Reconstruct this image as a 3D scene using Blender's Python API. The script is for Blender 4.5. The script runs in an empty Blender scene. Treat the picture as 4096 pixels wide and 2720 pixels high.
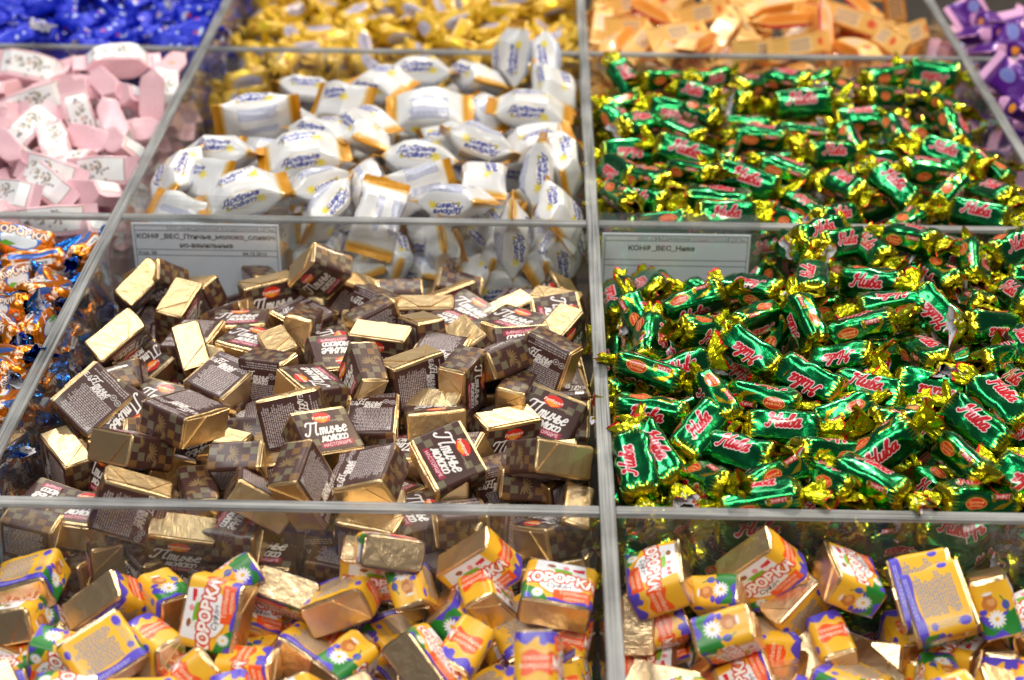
import bpy, bmesh, math, random
import numpy as np
from mathutils import Vector, Matrix, Quaternion
sc = bpy.context.scene
COL = sc.collection
# ------------------------------------------------------------------ camera
cam = bpy.data.cameras.new('camera')
cam_ob = bpy.data.objects.new('camera', cam); COL.objects.link(cam_ob)
cam.sensor_width = 36.0; cam.lens = 36.0 * 6885.12 / 4096.0
cam.clip_start = 0.02; cam.clip_end = 60.0
def cam_matrix(pitch, yaw, roll, loc):
    f = Vector((math.sin(yaw), math.cos(yaw), 0)); r = Vector((math.cos(yaw), -math.sin(yaw), 0)); d = Vector((0, 0, -1))
    f2 = f * math.cos(pitch) + d * math.sin(pitch); d2 = -f * math.sin(pitch) + d * math.cos(pitch)
    r3 = r * math.cos(roll) + d2 * math.sin(roll); d3 = -r * math.sin(roll) + d2 * math.cos(roll)
    return Matrix(((r3.x, -d3.x, -f2.x, loc[0]), (r3.y, -d3.y, -f2.y, loc[1]), (r3.z, -d3.z, -f2.z, loc[2]), (0, 0, 0, 1)))
cam_ob.matrix_world = cam_matrix(.51028, -.01394, -.00892, (-.03639, -.9823, .464))
cam.dof.use_dof = True; cam.dof.focus_distance = 0.915; cam.dof.aperture_fstop = 8.0
sc.camera = cam_ob
# ------------------------------------------------------------------ world and shop lighting
w = bpy.data.worlds.new('World'); sc.world = w; w.use_nodes = True
w.node_tree.nodes['Background'].inputs[0].default_value = (0.86, 0.90, 1.0, 1)
w.node_tree.nodes['Background'].inputs[1].default_value = 0.15
def area(name, loc, target, sx, sy, power, col):
    l = bpy.data.lights.new(name, 'AREA'); l.shape = 'RECTANGLE'; l.size = sx; l.size_y = sy; l.energy = power; l.color = col
    o = bpy.data.objects.new(name, l); COL.objects.link(o); o.location = loc
    o.rotation_euler = (Vector(target) - Vector(loc)).to_track_quat('-Z', 'Y').to_euler(); return o
area('ceiling_lamp', (-1.0, 0.1, 2.1), (-.1, 0, 0), 1.3, .22, 17, (.95, .97, 1.0))
area('ceiling_lamp', (1.0, 0.1, 2.1), (.1, 0, 0), 1.3, .22, 17, (.95, .97, 1.0))
area('ceiling_lamp', (0.0, 2.2, 2.1), (0, 0.2, 0), 2.0, .35, 22, (.93, .96, 1.0))
area('ceiling_lamp', (-0.5, -1.5, 1.7), (0, 0, 0), 1.6, .30, 32, (1.0, .95, .87))
area('spot_lamp', (1.5, 1.3, 1.6), (.25, .4, 0), .10, .10, 36, (1.0, .78, .50))
area('spot_lamp', (0.35, 1.7, 1.8), (-.05, 0, 0), .07, .07, 22, (1.0, .86, .66))
area('spot_lamp', (-1.1, 1.5, 1.8), (-.2, 0, 0), .07, .07, 20, (1.0, .90, .76))
area('spot_lamp', (0.9, -0.9, 1.6), (.15, -.3, 0), .07, .07, 12, (1.0, .86, .66))
sc.view_settings.view_transform = 'Standard'; sc.view_settings.look = 'None'
sc.view_settings.exposure = -0.38; sc.view_settings.gamma = 1.0
sc.cycles.max_bounces = 10; sc.cycles.transparent_max_bounces = 24; sc.cycles.glossy_bounces = 5
sc.cycles.sample_clamp_indirect = 4.0
RND = random.Random(7)
def surface_reflection(t):
    """reflectance of a clear plate: about 4 % face on, rising at a glancing angle (the same from both sides)"""
    lw = t.nodes.new('ShaderNodeLayerWeight'); lw.inputs['Blend'].default_value = .5
    p = t.nodes.new('ShaderNodeMath'); p.operation = 'POWER'; p.inputs[1].default_value = 4.0; t.links.new(lw.outputs['Facing'], p.inputs[0])
    m = t.nodes.new('ShaderNodeMath'); m.operation = 'MULTIPLY_ADD'; m.inputs[1].default_value = .7; m.inputs[2].default_value = .035; t.links.new(p.outputs[0], m.inputs[0]); return m
# ------------------------------------------------------------------ printing: wrappers are painted into arrays
SS = 2
def s3(c): return np.array([c[0] / 255., c[1] / 255., c[2] / 255.], np.float32)
_glyphs = {}
def glyph_tris(txt, weight):
    k = (txt, weight)
    if k not in _glyphs:
        cu = bpy.data.curves.new('lettering', 'FONT'); cu.body = txt; cu.size = 1.0; cu.offset = weight; cu.resolution_u = 3
        ob = bpy.data.objects.new('lettering', cu); COL.objects.link(ob)
        dg = bpy.context.evaluated_depsgraph_get(); ev = ob.evaluated_get(dg); me = ev.to_mesh()
        me.calc_loop_triangles()
        co = np.array([v.co[:2] for v in me.vertices], np.float32).reshape(-1, 2)
        tr = np.array([t.vertices[:] for t in me.loop_triangles], int).reshape(-1, 3)
        ev.to_mesh_clear(); bpy.data.objects.remove(ob); bpy.data.curves.remove(cu)
        _glyphs[k] = (co, tr)
    return _glyphs[k]
GL = {
 'Н': (.78, [[(-.05, .72), (.0, .9), (.15, .98), (.12, .6), (.05, .15), (-.05, 0), (-.17, .06)], [(.64, 1.0), (.55, .6), (.5, .2), (.55, .02), (.66, .08)], [(.1, .48), (.3, .55), (.53, .5)]]),
 'и': (.44, [[(0, .5), (-.02, .2), (.03, .02), (.12, .02), (.25, .2), (.3, .5)], [(.3, .5), (.27, .15), (.33, .0), (.44, .1)]]),
 'в': (.42, [[(0, .1), (.05, .4), (.15, .85), (.28, .98), (.3, .85), (.15, .55), (.08, .3), (.1, .05), (.22, 0), (.33, .12), (.3, .35), (.2, .45), (.12, .4)]]),
 'а': (.48, [[(.32, .4), (.2, .5), (.06, .38), (.02, .15), (.1, 0), (.22, .08), (.33, .45)], [(.35, .5), (.31, .15), (.37, 0), (.47, .1)]]),
 'П': (.86, [[(-.2, .75), (-.14, .95), (.1, .98), (.4, .93), (.85, 1.04)], [(.2, .95), (.14, .5), (.04, .1), (-.1, 0), (-.25, .1), (-.2, .2)], [(.62, .97), (.54, .4), (.57, .02), (.7, .08)]]),
 'т': (.5, [[(0, .5), (0, 0)], [(0, .35), (.1, .5), (.17, .4), (.17, 0)], [(.17, .35), (.27, .5), (.34, .4), (.34, .05), (.44, .05)]]),
 'ч': (.38, [[(0, .5), (0, .3), (.08, .22), (.25, .3)], [(.27, .5), (.24, .05), (.34, .03)]]),
 'ь': (.32, [[(0, .5), (0, .05), (.12, 0), (.22, .1), (.2, .25), (.02, .25)]]),
 'е': (.36, [[(.03, .25), (.25, .32), (.24, .46), (.12, .5), (.02, .3), (.05, .05), (.16, 0), (.3, .1)]]),
 'м': (.48, [[(-.03, .03), (.04, .05), (.1, .5), (.18, .1), (.32, .5), (.34, .05), (.44, .05)]]),
 'о': (.36, [[(.15, .5), (.03, .4), (.0, .2), (.08, .02), (.2, .0), (.3, .15), (.28, .38), (.15, .5)]]),
 'л': (.4, [[(-.03, .02), (.05, .08), (.13, .48), (.25, .5), (.25, .05), (.36, .05)]]),
 'к': (.38, [[(0, .5), (0, 0)], [(.28, .48), (.15, .4), (.02, .25), (.15, .12), (.26, 0), (.36, .05)]]),
}
def smooth(pts, n=5):
    p = [np.array(q, float) for q in pts]; out = []
    for i in range(len(p) - 1):
        a, b, c, d = p[max(i - 1, 0)], p[i], p[i + 1], p[min(i + 2, len(p) - 1)]
        for k in range(n):
            t = k / n
            out.append(.5 * ((2 * b) + (c - a) * t + (2 * a - 5 * b + 4 * c - d) * t * t + (3 * b - a - 3 * c + d) * t ** 3))
    out.append(p[-1]); return np.array(out)
class Print:
    """a flat sheet in millimetres; alpha carries how metallic the print is"""
    def __init__(s, w, h, ppm, base, metal=0.0):
        s.k = ppm * SS; s.W = int(round(w * ppm)) * SS; s.H = int(round(h * ppm)) * SS
        s.a = np.empty((s.H, s.W, 4), np.float32); s.a[..., :3] = s3(base); s.a[..., 3] = metal
        s.rs = np.random.RandomState(3)
    def _set(s, x0, y0, m, col, metal, op=1.0):
        v = s.a[y0:y0 + m.shape[0], x0:x0 + m.shape[1]]
        c = s3(col)
        if op >= 1: v[m, :3] = c; v[m, 3] = metal
        else: v[m, :3] = v[m, :3] * (1 - op) + c * op
    def _box(s, x0, y0, x1, y1):
        return max(0, int(math.floor(x0))), max(0, int(math.floor(y0))), min(s.W, int(math.ceil(x1)) + 1), min(s.H, int(math.ceil(y1)) + 1)
    def poly(s, pts, col, metal=0.0, op=1.0):
        p = np.array(pts, float) * s.k
        x0, y0, x1, y1 = s._box(p[:, 0].min(), p[:, 1].min(), p[:, 0].max(), p[:, 1].max())
        if x1 <= x0 or y1 <= y0: return
        X, Y = np.meshgrid(np.arange(x0, x1) + .5, np.arange(y0, y1) + .5)
        m = np.zeros(X.shape, bool)
        for i in range(len(p)):
            a, b = p[i - 1], p[i]
            if a[1] == b[1]: continue
            c = ((a[1] > Y) != (b[1] > Y)) & (X < (b[0] - a[0]) * (Y - a[1]) / (b[1] - a[1]) + a[0])
            m ^= c
        s._set(x0, y0, m, col, metal, op)
    def rect(s, x0, y0, x1, y1, col, metal=0.0): s.poly([(x0, y0), (x1, y0), (x1, y1), (x0, y1)], col, metal)
    def ell(s, cx, cy, rx, ry, col, metal=0.0, ang=0, n=28):
        ca, sa = math.cos(ang), math.sin(ang)
        s.poly([(cx + rx * math.cos(t) * ca - ry * math.sin(t) * sa, cy + rx * math.cos(t) * sa + ry * math.sin(t) * ca) for t in np.linspace(0, 2 * math.pi, n, endpoint=False)], col, metal)
    def stroke(s, pts, wd, col, metal=0.0):
        p = np.array(pts, float) * s.k; r = wd * s.k / 2
        for a, b in zip(p[:-1], p[1:]):
            x0, y0, x1, y1 = s._box(min(a[0], b[0]) - r, min(a[1], b[1]) - r, max(a[0], b[0]) + r, max(a[1], b[1]) + r)
            if x1 <= x0 or y1 <= y0: continue
            X, Y = np.meshgrid(np.arange(x0, x1) + .5, np.arange(y0, y1) + .5)
            d = b - a; L = max(1e-9, (d ** 2).sum()); t = np.clip(((X - a[0]) * d[0] + (Y - a[1]) * d[1]) / L, 0, 1)
            m = (X - a[0] - t * d[0]) ** 2 + (Y - a[1] - t * d[1]) ** 2 <= r * r
            s._set(x0, y0, m, col, metal)
    def text(s, t, cx, cy, h, col, ang=0.0, weight=.012, shear=0.0, stretch=1.0, metal=0.0, outline=None, ow=0, align='c', arc=0.0):
        co, tr = glyph_tris(t, weight)
        if len(co) == 0: return
        p = co.copy(); p[:, 0] += shear * p[:, 1]
        mn, mx = p.min(0), p.max(0)
        p[:, 0] -= (mn[0] + mx[0]) / 2 if align == 'c' else (mn[0] if align == 'l' else mx[0]); p[:, 1] -= .36
        p *= h / .72; p[:, 0] *= stretch
        if arc: p[:, 1] -= arc * p[:, 0] ** 2
        if outline is not None:
            P2 = Print.__new__(Print); P2.k = s.k; P2.W = s.W; P2.H = s.H; P2.a = None
            for dx, dy in [(ow * math.cos(q), ow * math.sin(q)) for q in np.linspace(0, 2 * math.pi, 9)[:-1]]:
                s._tris(p, tr, cx + dx, cy + dy, ang, outline, metal)
        s._tris(p, tr, cx, cy, ang, col, metal)
    def _tris(s, p, tr, cx, cy, ang, col, metal):
        ca, sa = math.cos(ang), math.sin(ang)
        q = np.stack([cx + p[:, 0] * ca - p[:, 1] * sa, cy + p[:, 0] * sa + p[:, 1] * ca], 1) * s.k
        for t in tr:
            a, b, c = q[t]
            x0, y0, x1, y1 = s._box(min(a[0], b[0], c[0]), min(a[1], b[1], c[1]), max(a[0], b[0], c[0]), max(a[1], b[1], c[1]))
            if x1 <= x0 or y1 <= y0: continue
            X, Y = np.meshgrid(np.arange(x0, x1) + .5, np.arange(y0, y1) + .5)
            e0 = (b[0] - a[0]) * (Y - a[1]) - (b[1] - a[1]) * (X - a[0]); e1 = (c[0] - b[0]) * (Y - b[1]) - (c[1] - b[1]) * (X - b[0]); e2 = (a[0] - c[0]) * (Y - c[1]) - (a[1] - c[1]) * (X - c[0])
            m = ((e0 >= -.01) & (e1 >= -.01) & (e2 >= -.01)) | ((e0 <= .01) & (e1 <= .01) & (e2 <= .01))
            s._set(x0, y0, m, col, metal)
    def script(s, word, cx, cy, h, wd, col, ang=0.0, shear=.3, outline=None, ow=0, metal=0.0):
        segs = []; x = 0
        for ch in word:
            adv, st = GL[ch]
            for k in st:
                q = smooth(k); q[:, 0] += x; segs.append(q)
            x += adv
        ca, sa = math.cos(ang), math.sin(ang); out = []
        for q in segs:
            X = (q[:, 0] + shear * q[:, 1] - x / 2 - shear * .25) * h; Y = (q[:, 1] - .4) * h
            out.append(np.stack([cx + X * ca - Y * sa, cy + X * sa + Y * ca], 1))
        if outline is not None:
            for q in out: s.stroke(q, wd + 2 * ow, outline, metal)
        for q in out: s.stroke(q, wd, col, metal)
    def lines(s, x0, y0, x1, y1, pitch, th, col, vertical=False, op=.85):
        """small print too fine to read: broken rows"""
        a0, a1, b0, b1 = (y0, y1, x0, x1) if not vertical else (x0, x1, y0, y1)
        a = a0
        while a < a1:
            b = b0
            end = b1 - abs(s.rs.normal(0, .06)) * (b1 - b0)
            while b < end:
                l = s.rs.uniform(.5, 2.2); e = min(b + l, end)
                r = (b, a, e, a + th) if not vertical else (a, b, a + th, e)
                s.poly([(r[0], r[1]), (r[2], r[1]), (r[2], r[3]), (r[0], r[3])], col, 0, op)
                b = e + s.rs.uniform(.2, .5)
            a += pitch
    def daisy(s, cx, cy, r, ph=0.0, n=13):
        for i in range(n):
            t = ph + i * 2 * math.pi / n
            s.ell(cx + .58 * r * math.cos(t), cy + .58 * r * math.sin(t), .46 * r, .15 * r, (240, 240, 246), 0, t, 10)
        s.ell(cx, cy, .24 * r, .24 * r, (240, 190, 30), 0)
    def image(s, name):
        a = s.a.reshape(s.H // SS, SS, s.W // SS, SS, 4).mean((1, 3))
        im = bpy.data.images.new(name, s.W // SS, s.H // SS, alpha=True); im.alpha_mode = 'CHANNEL_PACKED'
        im.pixels.foreach_set(np.ascontiguousarray(a, np.float32).ravel()); im.update(); im.pack(); return im
# ---- brown and gold chocolate: band 0-33 front, 33-49.5 side, 49.5-82.5 back, 82.5-99 side (x), 26 along the candy (y)
BR, KH, WHT = (70, 41, 36), (140, 130, 98), (232, 228, 226)
def print_choc():
    P = Print(99, 26, 8, BR)
    def checks(x0, y0, n, m, c=KH, q=4.2):
        for i in range(n):
            for j in range(m):
                if (i + j) % 2 == 0: P.rect(x0 + i * q, y0 + j * q, x0 + i * q + q, y0 + j * q + q, c if (i * 7 + j * 3) % 5 else (112, 104, 84), .15)
    checks(0, 17.6, 2, 2); checks(24.6, 17.6, 2, 2); checks(0, 0, 2, 2); checks(28.8, 0, 1, 1); checks(12, 21.8, 1, 1)
    P.script('Птичье', 16.5, 14.2, 8.2, 1.05, WHT, outline=(40, 24, 26), ow=.25)
    P.script('молоко', 18.5, 8.6, 6.8, 1.0, WHT, outline=(40, 24, 26), ow=.25)
    P.text('КОНФЕТЫ', 24, 19.0, 1.2, (170, 160, 130))
    P.poly([(8, 1.6), (28, 2.4), (28.4, 6.0), (8.4, 5.0)], (152, 32, 58))
    P.text('НАСТОЯЩИЕ', 18.2, 3.7, 1.9, (236, 210, 214), ang=.045, weight=.02)
    P.ell(16.2, 21.6, 5.6, 3.5, (214, 40, 24)); P.poly([(11.2, 20.6), (16, 18.3), (20.5, 20), (14.5, 22.5)], (240, 150, 40))
    P.text('РотФронт', 16.2, 21.8, 1.7, (250, 240, 225), weight=.03, shear=.2)
    def side(x0):
        checks(x0 + .2, 17.6, 4, 2, (122, 88, 48)); checks(x0 + 4.2, 0, 3, 2, (122, 88, 48))
        for cx, cy, r in ((x0 + 8, 11, 5.2), (x0 + 3.5, 4.5, 3.0), (x0 + 13, 14.5, 2.6)):
            for k in range(9):
                t = -.2 + k * math.pi / 8 * 1.05
                P.ell(cx + .55 * r * math.cos(t), cy + .55 * r * math.sin(t), .45 * r, .1 * r, (128, 104, 66), .1, t, 10)
    side(33); side(82.5)
    x = 49.5
    P.lines(x + 7.2, 1.5, x + 25.2, 23.2, 1.05, .62, (196, 190, 194), vertical=False) if False else P.lines(x + 2.2, 1.5, x + 20.0, 24.0, 1.15, .72, (196, 190, 194), vertical=True)
    P.script('Птичье', x + 24.6, 14.4, 4.8, .62, WHT, ang=-math.pi / 2); P.script('молоко', x + 22.0, 13.2, 4.0, .55, WHT, ang=-math.pi / 2)
    P.text('ЕАС', x + 24.5, 22.3, 2.8, WHT, ang=-math.pi / 2, weight=.02)
    for cx, cy in ((x + 25.5, 5.6), (x + 24.8, 1.9)):
        P.ell(cx, cy, 1.8, 1.8, (190, 184, 186)); P.ell(cx, cy, 1.35, 1.35, BR); P.ell(cx, cy, .7, .9, (170, 164, 166))
    P.stroke([(x + 2.6, 2.0), (x + 4.8, 2.0), (x + 3.7, 3.9), (x + 2.6, 2.0)], .5, (190, 184, 186))
    P.lines(x + 29.2, 1, x + 32.2, 25, 1.3, .75, (190, 184, 188), vertical=True)
    return P.image('chocolate_print')
YE, PU, ORG, GRN_ = (240, 184, 44), (84, 70, 200), (244, 90, 28), (36, 128, 48)
def wavy(x0, x1, y0, amp, n, ph=0.0, top=0.0):
    pts = [(x0, top)]
    for i in range(n + 1):
        t = i / n; pts.append((x0 + (x1 - x0) * t, y0 + amp * math.sin(ph + t * 9)))
    pts.append((x1, top)); return pts
def print_cow():
    P = Print(103, 26, 8, YE)
    # front 0-34
    P.poly([(4.5, 26), (4, 18), (8, 8), (14, 4.5), (24, 5), (29.5, 9), (30.5, 17), (29, 26)], (240, 240, 244))
    P.poly([(7.5, 12.5), (10.5, 6.5), (16, 4.6), (24, 5.5), (28.5, 11), (24, 9.8), (16, 9.6)], (246, 244, 244))
    P.stroke(smooth([(4.3, 18), (7.6, 8.4), (14, 4.2), (24, 4.8)]), .9, (226, 140, 20))
    for cx, cy, rx, ry in ((17, 19.6, 6.2, 1.5), (14, 19.2, 3.4, 1.3), (21, 19.4, 3, 1.2)): P.ell(cx, cy, rx, ry, (120, 180, 40))
    P.poly([(23, 22.6), (29, 23.6), (29, 21.2), (23.4, 20.4)], (214, 40, 50)); P.ell(12, 22.6, 2.2, 1.3, (150, 90, 50)); P.ell(19.5, 22.4, 1.6, 1.4, (236, 150, 160))
    for cx, cy in ((10.2, 20.4), (12.6, 19), (24.4, 19.8), (26.2, 18.6)): P.daisy(cx, cy, 1.7)
    P.text('КОРОВКА', 17.2, 14.8, 5.6, (255, 250, 244), weight=.055, stretch=1.02, outline=(206, 36, 24), ow=.85, arc=.006)
    P.text('КОРОВКА', 17.2, 14.8, 5.6, (255, 250, 244), weight=.055, stretch=1.02, arc=.006)
    P.text('Суфле', 17.5, 9.3, 2.9, (48, 48, 66), shear=.25, weight=.015)
    P.poly([(15, 6.6), (34, 8.6), (34, 1.6), (15.5, .8)], ORG)
    P.text('Топлёное', 25, 6.0, 2.2, (255, 214, 190), ang=.08, weight=.02); P.text('молоко', 26, 3.2, 2.1, (255, 214, 190), ang=.08, weight=.02)
    P.poly(wavy(12, 34, 1.4, .6, 12), PU)
    P.poly([(0, 0), (13, 0), (11, 3), (6, 6.5), (2, 8), (0, 8.4)], GRN_); P.poly([(0, 0), (5, 0), (3, 3), (0, 4)], PU); P.daisy(7.2, 3.8, 3.1)
    # side 34-51.5 : caramel side with the orange label
    x = 34
    P.poly([(x, 20), (x + 4, 24), (x + 17.5, 24.5), (x + 17.5, 26), (x, 26)], YE)
    P.poly([(x + 1, 8.5)] + [(x + 1 + i * 1.4, 8.6 + 1.2 * math.sin(i * .7)) for i in range(11)] + [(x + 15.6, 18.5)] + [(x + 15 - i * 1.4, 17.6 + 1.1 * math.sin(i * .7 + 1)) for i in range(11)], ORG)
    P.text('Топлёное', x + 8.4, 14.7, 2.5, (255, 220, 196), weight=.02); P.text('молоко', x + 8.6, 11.4, 2.4, (255, 220, 196), weight=.02)
    P.stroke(smooth([(x + 1.2, 7.4), (x + 6, 8.4), (x + 11, 6.6), (x + 16, 8)]), .35, (255, 200, 150))
    P.poly(wavy(x, x + 17.5, 3.6, 1.8, 16, 1.0), PU); P.poly([(x + 3, 0), (x + 3.2, 5), (x + 5, 6.2), (x + 7, 5), (x + 7, 0)], PU)
    # back 51.5-85.5
    x = 51.5
    [P.lines(x + 2.5 + P.rs.uniform(0, 6), 4.8 + 1.3 * i, x + 26.5, 4.85 + 1.3 * i, 2, 1.0, (146, 144, 166), op=1) for i in range(14)]
    P.rect(x, 0, x + 34, 3.4, PU); P.poly(wavy(x, x + 34, 3.9, .7, 20), PU); P.lines(x + 4, .9, x + 28, 2.6, 1.0, .5, (206, 204, 240))
    P.ell(x + 31, 22, 2.2, 3, PU); P.ell(x + 2, 20, 1.6, 2.4, PU); P.ell(x + 30.5, 8, 2, 1.6, PU)
    P.lines(x + 28.5, 5, x + 32.6, 20, 1.2, .6, (158, 156, 166))
    # side 85.5-103 : jug and daisy
    x = 85.5
    P.poly(wavy(x, x + 17.5, 9.5, 2.2, 16, .6), PU)
    P.poly([(x + 17.5, 12), (x + 12, 9), (x + 10, 3), (x + 12.5, 0), (x + 17.5, 0)], GRN_); P.poly([(x, 9.5), (x + 5, 4), (x + 9, 3.4), (x + 5, 1.2), (x, 2.5)], GRN_)
    P.poly([(x + 4, 5), (x + 9, 3), (x + 13, 5.4), (x + 8, 6)], (70, 160, 60))
    P.ell(x + 7, 16.5, 3.8, 3.6, (196, 120, 50)); P.ell(x + 8, 17.2, 2.0, 2.0, (220, 158, 92)); P.rect(x + 4.8, 18.6, x + 9.2, 21.2, (190, 112, 46)); P.ell(x + 7, 21.2, 2.6, .8, (236, 232, 224))
    P.daisy(x + 8.6, 8.6, 4.4, .2); P.ell(x + 3, 13, 2, 1.4, PU); P.ell(x + 14.5, 14.5, 1.8, 2.4, PU)
    P.stroke(smooth([(x + 13, 19), (x + 15, 14), (x + 14, 9)]), .7, GRN_)
    return P.image('milk_souffle_print')
# ---- twisted wrappers: x along the candy, y round it (front 0-b, side, back, side)
def print_niva():
    G = (14, 136, 72); P = Print(38, 62, 7, G, 1.0)
    for x0 in (0, 35.8): P.rect(x0, 0, x0 + 2.2, 62, (206, 190, 20), 1.0)
    for y0 in range(0, 62, 2):
        P.poly([(0, y0), (5.2, y0 + 1), (0, y0 + 1.7)], (206, 190, 20), 1.0); P.poly([(38, y0), (32.8, y0 + 1), (38, y0 + 1.7)], (206, 190, 20), 1.0)
    for yb in (0, 31):
        P.script('Нива', 18.6, yb + 8.4, 7.6, 1.25, (190, 22, 34), outline=(232, 200, 208), ow=.5)
        yo = yb + 17 + 4.2
        for k in range(17):
            t = math.pi * k / 16; P.poly([(13 + 4 * math.cos(t - .1), yo + 2.2 * math.sin(t - .1)), (13 + 8.2 * math.cos(t), yo + 5.2 * math.sin(t)), (13 + 4 * math.cos(t + .1), yo + 2.2 * math.sin(t + .1))], (220, 190, 40), .8)
        P.ell(13, yo, 5.6, 3.2, (222, 150, 60)); P.ell(13, yo, 5.2, 2.8, (196, 48, 26))
        P.text('Красный', 13, yo + .8, 1.4, (246, 200, 110), shear=.3); P.text('Октябрь', 13, yo - 1.0, 1.4, (246, 200, 110), shear=.3)
        P.rect(22, yo + 2.0, 32, yo + 4.8, (176, 24, 32)); P.text('КОНФЕТЫ', 27, yo + 3.4, 1.7, (250, 236, 220), weight=.02)
        for cx in (22.5, 31.5): P.poly([(cx - 1.2, yo + 1), (cx + 1.2, yo + .6), (cx + .6, yo + 5.4), (cx - .8, yo + 5.2)], (214, 180, 30), .9)
        P.poly([(22, yo - 3), (26, yo - 1.5), (33, yo + 1.6), (29, yo - 3.4)], (214, 180, 30), .9)
    return P.image('green_foil_print')
def print_orange():
    P = Print(38, 62, 6, (232, 128, 18), .75)
    for k in range(64):
        cx = P.rs.choice([P.rs.uniform(0, 8), P.rs.uniform(30, 38)]); P.daisy(cx, P.rs.uniform(0, 62), 1.5, P.rs.uniform(0, 3), 7)
    for yb in (0, 31):
        P.ell(19, yb + 8.5, 12, 7.5, (74, 120, 206), .2); P.ell(19, yb + 6.4, 10, 4.4, (226, 236, 246), .1); P.poly([(9, yb + 3), (14, yb + 1.5), (18, yb + 4), (12, yb + 5.2)], (92, 170, 40))
        P.text('КОРОВКА', 19, yb + 11.6, 4.4, (252, 238, 224), weight=.045, outline=(120, 60, 20), ow=.5)
        P.poly([(8, yb + 17), (30, yb + 18), (30, yb + 22), (8, yb + 21)], (236, 236, 238)); P.text('1% молока', 19, yb + 19.5, 2.4, (30, 30, 40), ang=.04, weight=.02)
        P.poly([(4, yb + 24), (20, yb + 22.5), (34, yb + 25), (34, yb + 28), (16, yb + 26), (4, yb + 29)], (70, 110, 190), .3)
    return P.image('orange_foil_print')
def print_blue():
    P = Print(38, 62, 4, (10, 40, 196), .25)
    for yb in (0, 31):
        [P.ell(P.rs.uniform(6, 32), yb + P.rs.uniform(1, 30), P.rs.uniform(1.5, 4.5), P.rs.uniform(1, 2.4), (196, 208, 230), .2, P.rs.uniform(0, 3)) for _ in range(5)]; P.ell(27, yb + 20, 2.6, 2.0, (190, 50, 40))
    return P.image('blue_print')
def print_yellow():
    P = Print(38, 62, 4, (214, 172, 44), .1)
    for yb in (0, 31):
        P.ell(19, yb + 8, 13, 6.6, (176, 170, 190), .1); P.lines(11, yb + 6, 27, yb + 10, 1.6, .9, (110, 104, 130)); P.ell(17, yb + 20, 7, 3.4, (224, 196, 40), .4); P.ell(27, yb + 22, 3.4, 2.4, (180, 110, 10), .3)
    return P.image('yellow_print')
# ---- flow packs: x along the candy (fin to fin), y round it
def print_white():
    P = Print(56, 120, 5, (218, 220, 222))
    gold = (200, 140, 22)
    def logo(cx, cy, k=1.0):
        P.ell(cx, cy, 12.4 * k, 8.2 * k, (206, 180, 110)); P.ell(cx, cy, 11.6 * k, 7.5 * k, (244, 246, 250))
        P.text('Добрые', cx - .6, cy + 2.7 * k, 5.0 * k, (34, 44, 140), ang=.06, weight=.045, shear=.3); P.text('Советы', cx + .8, cy - 3.0 * k, 5.0 * k, (34, 44, 140), ang=.06, weight=.045, shear=.3)
        for i in range(6):
            t = i * 1.05; P.ell(cx + 13.5 * k + 2.1 * math.cos(t), cy - 4 * k + 2.1 * math.sin(t), 2.2, .8, (228, 208, 60), 0, t, 10)
        P.ell(cx - 11 * k, cy - 6 * k, 1.3, 1.3, (190, 180, 30))
    logo(26, 17, .84); logo(26, 47, .84); logo(26, 107, .84)
    P.lines(16, 68, 42, 74, 1.6, .8, (86, 104, 178)); P.lines(16, 82, 42, 92, 1.6, .8, (86, 104, 178)); P.rect(10, 77.6, 46, 78.4, (214, 220, 232))
    for i in range(30):
        o = .11 * i; c = tuple(int(gold[j] * (1 - i / 30) + (218, 220, 222)[j] * (i / 30)) for j in range(3))
        P.rect(5.0 + o, 0, 5.3 + o, 120, c); P.rect(50.7 - o, 0, 51.0 - o, 120, c)
    P.rect(0, 0, 5.0, 120, gold); P.rect(51.0, 0, 56, 120, gold)
    return P.image('white_pack_print')
def print_pink():
    P = Print(56, 76, 5, (234, 192, 202))
    P.rect(9, 1.6, 47, 18.6, (150, 140, 130)); P.rect(9.4, 2, 46.6, 18.2, (238, 242, 244))
    for k in range(40):
        cx = 26 + P.rs.normal(0, 7); cy = 10 + P.rs.normal(0, 3.0); c = [(140, 132, 126), (176, 164, 140), (160, 166, 150), (206, 178, 160), (128, 128, 142)][k % 5]
        P.ell(cx, cy, P.rs.uniform(.6, 1.9), P.rs.uniform(.5, 1.5), c, 0, P.rs.uniform(0, 3), 9)
    P.ell(28, 28, 6, 3.4, (206, 160, 60)); P.ell(28, 28, 4, 2.2, (160, 90, 90)); P.lines(14, 47, 42, 54, 1.6, .8, (190, 130, 146))
    for k in range(300): P.ell(P.rs.uniform(0, 56), P.rs.uniform(21, 76), .35, .35, (214, 152, 166))
    return P.image('pink_pack_print')
def print_wafer():
    P = Print(74, 72, 4, (238, 188, 104))
    P.rect(20, 3, 46, 18, (240, 206, 150)); P.lines(21, 4.4, 45, 17, 2.6, 1.2, (116, 112, 140)); P.ell(57, 11, 4, 4, (226, 96, 50))
    P.rect(0, 0, 74, 1.2, (176, 104, 40)); P.rect(0, 19.6, 74, 20.6, (176, 104, 40)); P.rect(0, 23, 74, 25, (250, 214, 130)); 
    for k in range(16): P.rect(14 + k * 3, 26.5, 15.4 + k * 3, 31, (96, 70, 30))
    P.rect(8, 36, 66, 52, (244, 178, 84)); P.lines(12, 38, 50, 51, 2.4, 1.2, (204, 120, 50)); P.rect(10, 56, 64, 60, (196, 40, 40)); P.rect(0, 62, 74, 72, (236, 150, 56))
    return P.image('wafer_print')
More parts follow.
